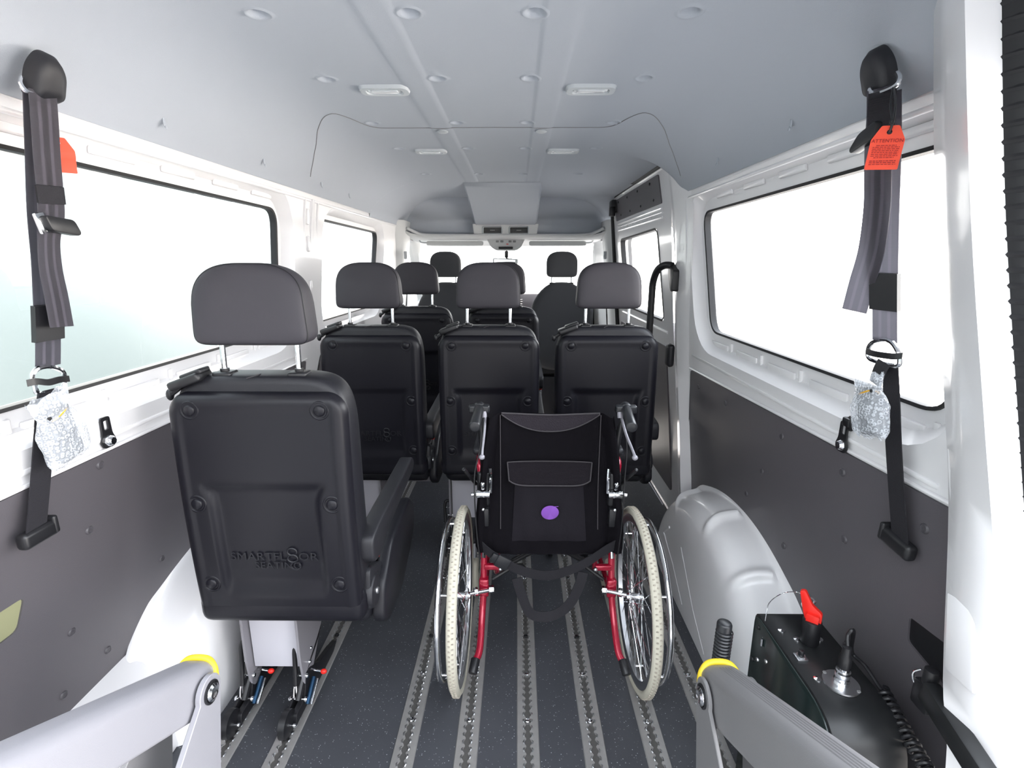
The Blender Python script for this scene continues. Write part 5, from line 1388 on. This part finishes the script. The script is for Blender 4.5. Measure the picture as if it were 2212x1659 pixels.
# ------------------------------------------------------------------ wheelchair lift arms at the rear
def lift_arm(side, xin, lab):
    s = side                                       # s=-1: beam lies outboard to the left
    t = thing('folding_lift_linkage', (xin, .90, 0), lab, 'lift arm', 'folding lift arms')
    py, pz = .885, .558; ang = math.radians(28)
    d = Vector((0, -math.cos(ang), math.sin(ang))); n = Vector((0, math.sin(ang), math.cos(ang)))
    x0, x1 = (xin - .022, xin - .105) if s < 0 else (xin + .012, xin + .095)
    # beam, rounded box section with fine ribs on top
    m = MB(); P0 = Vector((0, py, pz)); L = .80; hh = .052
    xm = (x0 + x1) / 2; sec = rpoly([(x0, -hh), (x1, -hh), (x1, hh - .012), (xm + (x1 - xm) * .55, hh + .002), (xm + (x0 - xm) * .55, hh + .002), (x0, hh - .012)], .012, 4)
    sec2 = []
    for (x, h) in sec: sec2.append((x, h))
    rows = []
    for k, (a, sc) in enumerate(((-.044, .80), (-.036, .93), (-.022, .99), (0, 1), (L, 1))):
        rows.append([m.bm.verts.new(Vector((x, P0.y, P0.z)) + d * a + n * (h * sc)) for x, h in sec2])
    for A, B in zip(rows, rows[1:]):
        for i in range(len(A)): m.bm.faces.new((A[i], A[(i + 1) % len(A)], B[(i + 1) % len(A)], B[i]))
    m.bm.faces.new(rows[0]); m.bm.faces.new(rows[-1])
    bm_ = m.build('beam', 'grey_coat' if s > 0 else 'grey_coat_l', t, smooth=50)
    m = MB()
    for k in (range(9) if s > 0 else (1, 7)):
        x = x0 + (x1 - x0) * (.22 + .07 * k); q = Vector((x, py, pz)) + n * (hh + .0015 - .006 * abs(k - 4) / 4 * (abs(k - 4) > 2))
        m.tube([q, q + d * L], .0016, 5, sub=1)
    m.build('fine_ribs', 'grey_coat' if s > 0 else 'grey_coat_l', bm_)
    m = MB(); q = Vector((0, py, pz))
    pts = [Vector((x0 + (x1 - x0) * f, 0, 0)) + q + d * (-.040 - .0) + n * h for f, h in ((-.02, hh - .038), (.04, hh - .018), (.22, hh - .001), (.5, hh + .003), (.78, hh - .001), (.96, hh - .018), (1.02, hh - .038))]
    m.tube(pts, .0075, 10, sub=5); m.build('yellow_end_strip', 'yellow', bm_)
    # upright plates
    def plate(xa, xb, mt, nm, hole=False):
        r = .036; pts = [(py + r * math.cos(a), pz + r * math.sin(a)) for a in [math.radians(v) for v in range(-10, 191, 12)]]
        pts = pts + [(py - .115, pz - .065), (py - .165, pz - .22), (py - .19, .0), (py - .03, .0), (py - .008, pz - .20)]
        m = MB(); m.prism(pts, 'x', xa, xb, .0015, 1); return m.build(nm, mt, t, smooth=40)
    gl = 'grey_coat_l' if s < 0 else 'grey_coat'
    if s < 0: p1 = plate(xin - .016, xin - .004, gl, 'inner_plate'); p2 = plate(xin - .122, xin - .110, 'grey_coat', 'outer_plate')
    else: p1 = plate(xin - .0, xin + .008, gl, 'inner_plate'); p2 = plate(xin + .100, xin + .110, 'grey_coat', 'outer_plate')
    m = MB(); xx = xin - .004 if s < 0 else xin
    m.lathe([(0, .024), (-s * .003, .024), (-s * .004, .021), (-s * .001, .0195)], (xx, py, pz), 'x', 28); m.build('pivot_bush', 'black', p1)
    m = MB(); m.lathe([(-s * .000, .0195), (-s * .005, .0185), (-s * .009, .013), (-s * .006, .008), (-s * .006, .0001)], (xx, py, pz), 'x', 24); m.build('pivot_bolt', 'chrome', p1)
    m = MB(); m.box(min(x0, x1) + .008, max(x0, x1) - .008, py - .06, py + .03, .0, .30, .004); m.build('post', 'leg_grey', t)
    m = MB()
    for k, (yy, zz) in enumerate(((py - .03, .42), (py - .05, .34), (py - .01, .30))):
        m.lathe([(-.0, .009), (-s * .006, .008), (-s * .007, .0001)], ((xin - .010 if s < 0 else xin), yy, zz), 'x', 6) if k else None
    m.build('plate_bolt', 'chrome', p1)
    return t
LAl = lift_arm(-1, -.640, 'left grey folding lift arm with yellow edge, rising towards the rear opening')
LAr = lift_arm(1, .388, 'right grey folding lift arm with yellow edge and ribbed top, beside the black box')
m = MB(); hx, hy = .462, .985
m.cyl((hx, hy, .44), (hx + .004, hy + .004, .655), .0165, n=24, bev=.005)
for k in range(22): m.lathe([(-.0025, .0165), (0, .0190), (.0025, .0165)], (hx + .004 * (k / 22), hy, .455 + k * .0085), 'z', 24)
m.cyl((hx, hy, 0), (hx, hy, .44), .010, n=12)
m.build('hand_grip', 'grip', LAr, smooth=50)

# ------------------------------------------------------------------ black lift control box
BX = thing('lift_control_box', (.69, 1.0, 0), 'black steel box with red switch key and cable socket, right of the lift arm', 'control box')
bx0, bx1, bt = .622, .768, .555
m = MB(); side_prof = rpoly([(1.165, .02), (1.165, bt), (.800, bt), (.800, .02)], [.012, .030, .11, .012], 8)
m.prism(side_prof, 'x', bx0 + .004, bx1, .0015, 1); m.build('cover', 'box', BX, smooth=50)
m = MB(); sp2 = rpoly([(1.158, .03), (1.158, bt - .006), (.807, bt - .006), (.807, .03)], [.012, .026, .105, .012], 8)
m.prism(sp2, 'x', bx0, bx0 + .006, .001, 1); sd_ = m.build('side_plate', 'box_side', BX, smooth=50)
for y, z, mt in ((1.135, .525, 'black'), (1.145, .42, 'black'), (1.12, .44, 'chrome'), (1.08, .47, 'chrome'), (1.03, .40, 'chrome'), (1.06, .36, 'chrome'), (.93, .40, 'chrome'), (.90, .34, 'chrome'), (.83, .46, 'black'), (1.10, .33, 'chrome')):
    m = MB(); m.lathe([(0, .006), (-.002, .0055), (-.003, .0001)], (bx0, y, z), 'x', 12); m.build('side_screw', mt, sd_)
for y, x in ((1.085, .652), (1.055, .674), (1.055, .728), (.935, .655)):
    m = MB(); m.lathe([(0, .0085), (.003, .008), (.0045, .0001)], (x, y, bt), 'z', 14); m.build('top_screw', 'chrome', BX)
m = MB(); m.cyl((.700, 1.048, bt), (.700, 1.048, bt + .062), .0205, n=28, bev=.003); sw = m.build('switch_barrel', 'black', BX)
m = MB(); m.prism(rpoly([(1.030, bt + .055), (1.062, bt + .055), (1.070, bt + .078), (1.082, bt + .128), (1.070, bt + .132), (1.052, bt + .100), (1.030, bt + .085)], .005, 3), 'x', .694, .706, .002); m.prism(rpoly([(1.036, bt + .05), (1.060, bt + .05), (1.062, bt + .08), (1.034, bt + .08)], .003, 3), 'x', .686, .714, .002)
m.bm.transform(Matrix.Translation((.70, 1.048, 0)) @ Matrix.Rotation(math.radians(52), 4, 'Z') @ Matrix.Translation((-.70, -1.048, 0)))
tag(m.build('switch_key', 'red_key', BX), 'red plastic switch key')
m = MB(); m.box(.640, .664, .985, 1.009, bt, bt + .004, .001); m.cyl((.652, .997, bt + .003), (.652, .997, bt + .008), .010, n=6); m.build('fuse_socket', 'steel', BX)
m = MB(); m.cyl((.652, .997, bt + .006), (.652, .997, bt + .020), .0065, n=14, bev=.002); m.build('fuse_knob', 'black', BX)
m = MB(); m.lathe([(0, .036), (.003, .0355), (.003, .0001)], (.700, .925, bt), 'z', 40); soc = m.build('socket_plate', 'steel', BX)
m = MB(); m.lathe([(.003, .016), (.010, .0155), (.012, .013), (.018, .013), (.020, .0145), (.034, .0145), (.036, .012), (.050, .011)], (.700, .925, bt), 'z', 24); m.build('plug_collar', 'chrome', BX)
m = MB(); m.lathe([(.040, .0115), (.046, .0125), (.070, .0120), (.074, .0095), (.092, .0085), (.096, .0001)], (.700, .925, bt), 'z', 20); m.build('plug_boot', 'black', BX)
for x, y in ((.680, .952), (.722, .900)):
    m = MB(); m.lathe([(.003, .004), (.0045, .0035), (.0045, .0001)], (x, y, bt), 'z', 10); m.build('plate_screw', 'button', soc)
m = MB(); q = rpoly([(.795, .30), (.795, .12)], .01) if False else None
m.prism(rpoly([(.698, .10), (.740, .10), (.740, .42), (.698, .42)], .018, 6), 'y', .7975, .8005, .0005, 1); m.build('front_slot', 'seal', BX)
# cable with its coiled run
cb = thing('power_cable', (.79, .85, 0), 'black cable leaving the socket, running down behind the box in tight coils', 'cable')
m = MB(); p0 = Vector((.700, .925, bt + .095))
pts = [p0, p0 + Vector((.004, .01, .018)), p0 + Vector((.018, .015, .024)), at(1840, 1408, .765), at(1868, 1438, .775), at(1895, 1478, .778), at(1905, 1492, .778)]
m.tube(pts, .0042, 10, sub=8); m.build('straight_run', 'black', cb)
m = MB(); A = at(1905, 1490, .778); B = at(1960, 1590, .775); C2 = at(2025, 1700, .77)
turns = 15; pts = []
for k in range(turns * 14 + 1):
    t_ = k / (turns * 14); base = A.lerp(B, min(1, t_ * 2)) if t_ < .5 else B.lerp(C2, (t_ - .5) * 2)
    a = 2 * PI * k / 14; ax = (C2 - A).normalized(); u = ax.cross(Vector((1, 0, 0))).normalized(); w_ = Vector((1, 0, 0))
    pts.append(base + (u * math.cos(a) + w_ * math.sin(a)) * .0115)
m.tube(pts, .0040, 7, sub=1); m.build('coil', 'black', cb)
# safety wire from the box to the key
wr = thing('safety_wire', (bx0, 1.10, bt), 'thin steel wire loop with split ring tied to the red key', 'wire')
m = MB(); k_ = Vector((.700, 1.048, bt + .13)); kk = k_ + Vector((.012, .03, .0))
m.tube([(bx0 - .002, 1.105, .500), at(1655, 1330, .632), at(1662, 1302, .640), at(1690, 1282, .655), at(1720, 1279, .69), at(1745, 1290, .705), at(1762, 1300, .712), at(1755, 1305, .712), at(1742, 1302, .706)], .0011, 6, sub=8); m.build('wire', 'chrome', wr)
m = MB(); cc = at(1745, 1302, .704); m.tube([cc + Vector((.014 * math.cos(2 * PI * k / 20), .005 * math.sin(2 * PI * k / 20), .011 * math.sin(2 * PI * k / 20 + .6))) for k in range(20)], .0014, 6, closed=True, sub=1); m.build('split_ring', 'steel', wr)
m = MB(); m.cyl(at(1740, 1288, .702), at(1750, 1292, .706), .003, n=8); m.cyl((bx0 - .003, 1.105, .515), (bx0 - .003, 1.105, .495), .003, n=8); m.build('crimp', 'steel', wr)

# ------------------------------------------------------------------ black bar and stop by the right rear pillar
gb = thing('gas_strut', tuple(at(2060, 1560, .77)), 'square black bar sloping down beside the right rear pillar', 'strut')
m = MB(); a = at(2005, 1490, .772); b = at(2135, 1690, .755); d = b - a
q = d.to_track_quat('Y', 'Z').to_matrix(); m.obox((a + b) / 2, (.030, d.length, .042), q, .004, 2); m.build('bar', 'box', gb)
m = MB(); c = at(2012, 1458, .780); m.cyl(c + Vector((0, 0, -.03)), c + Vector((0, 0, .012)), .013, n=16, bev=.003); m.box(c.x - .015, c.x + .02, c.y - .02, c.y + .02, c.z - .075, c.z - .02, .005); m.build('stop', 'black', gb)
m = MB(); m.tube([c + Vector((-.010, .012, .002)), c + Vector((-.016, .020, -.012)), c + Vector((-.014, .018, -.03)), c + Vector((-.004, .01, -.045))], .002, 6, sub=4); m.build('retaining_clip', 'chrome', gb)

# ------------------------------------------------------------------ grab pole by the sliding door
gp = thing('grab_pole', (.69, 2.62, .0), 'black curved grab pole beside the sliding door window', 'grab pole')
m = MB(); m.tube([(.690, 2.66, .30), (.690, 2.66, .9), (.688, 2.65, 1.25), (.688, 2.64, 1.34), (.697, 2.60, 1.40), (.722, 2.57, 1.422), (.752, 2.54, 1.420)], .0175, 16, sub=6); m.build('pole', 'black', gp, smooth=70)
m = MB(); m.prism(rpoly([(2.47, 1.40), (2.56, 1.43), (2.56, 1.38), (2.50, 1.30), (2.47, 1.30)], .012, 4), 'x', .735, .775, .006); m.build('upper_mount', 'black', gp)
m = MB(); m.box(.738, .775, 2.47, 2.53, .93, 1.045, .018, 4); m.build('lower_mount', 'black_soft', gp)
# floor mounted black stay behind the right seat of three
st = thing('floor_stay', (.60, 2.35, 0), 'thin grey rod leaning on the floor behind the right seat of three', 'rod')
m = MB(); m.cyl(at(1402, 1042, .60), at(1432, 1090, .64), .003, n=8); m.build('rod', 'steel', st)

# clean helper property
for o in list(bpy.data.objects):
    if '_w' in o: del o['_w']
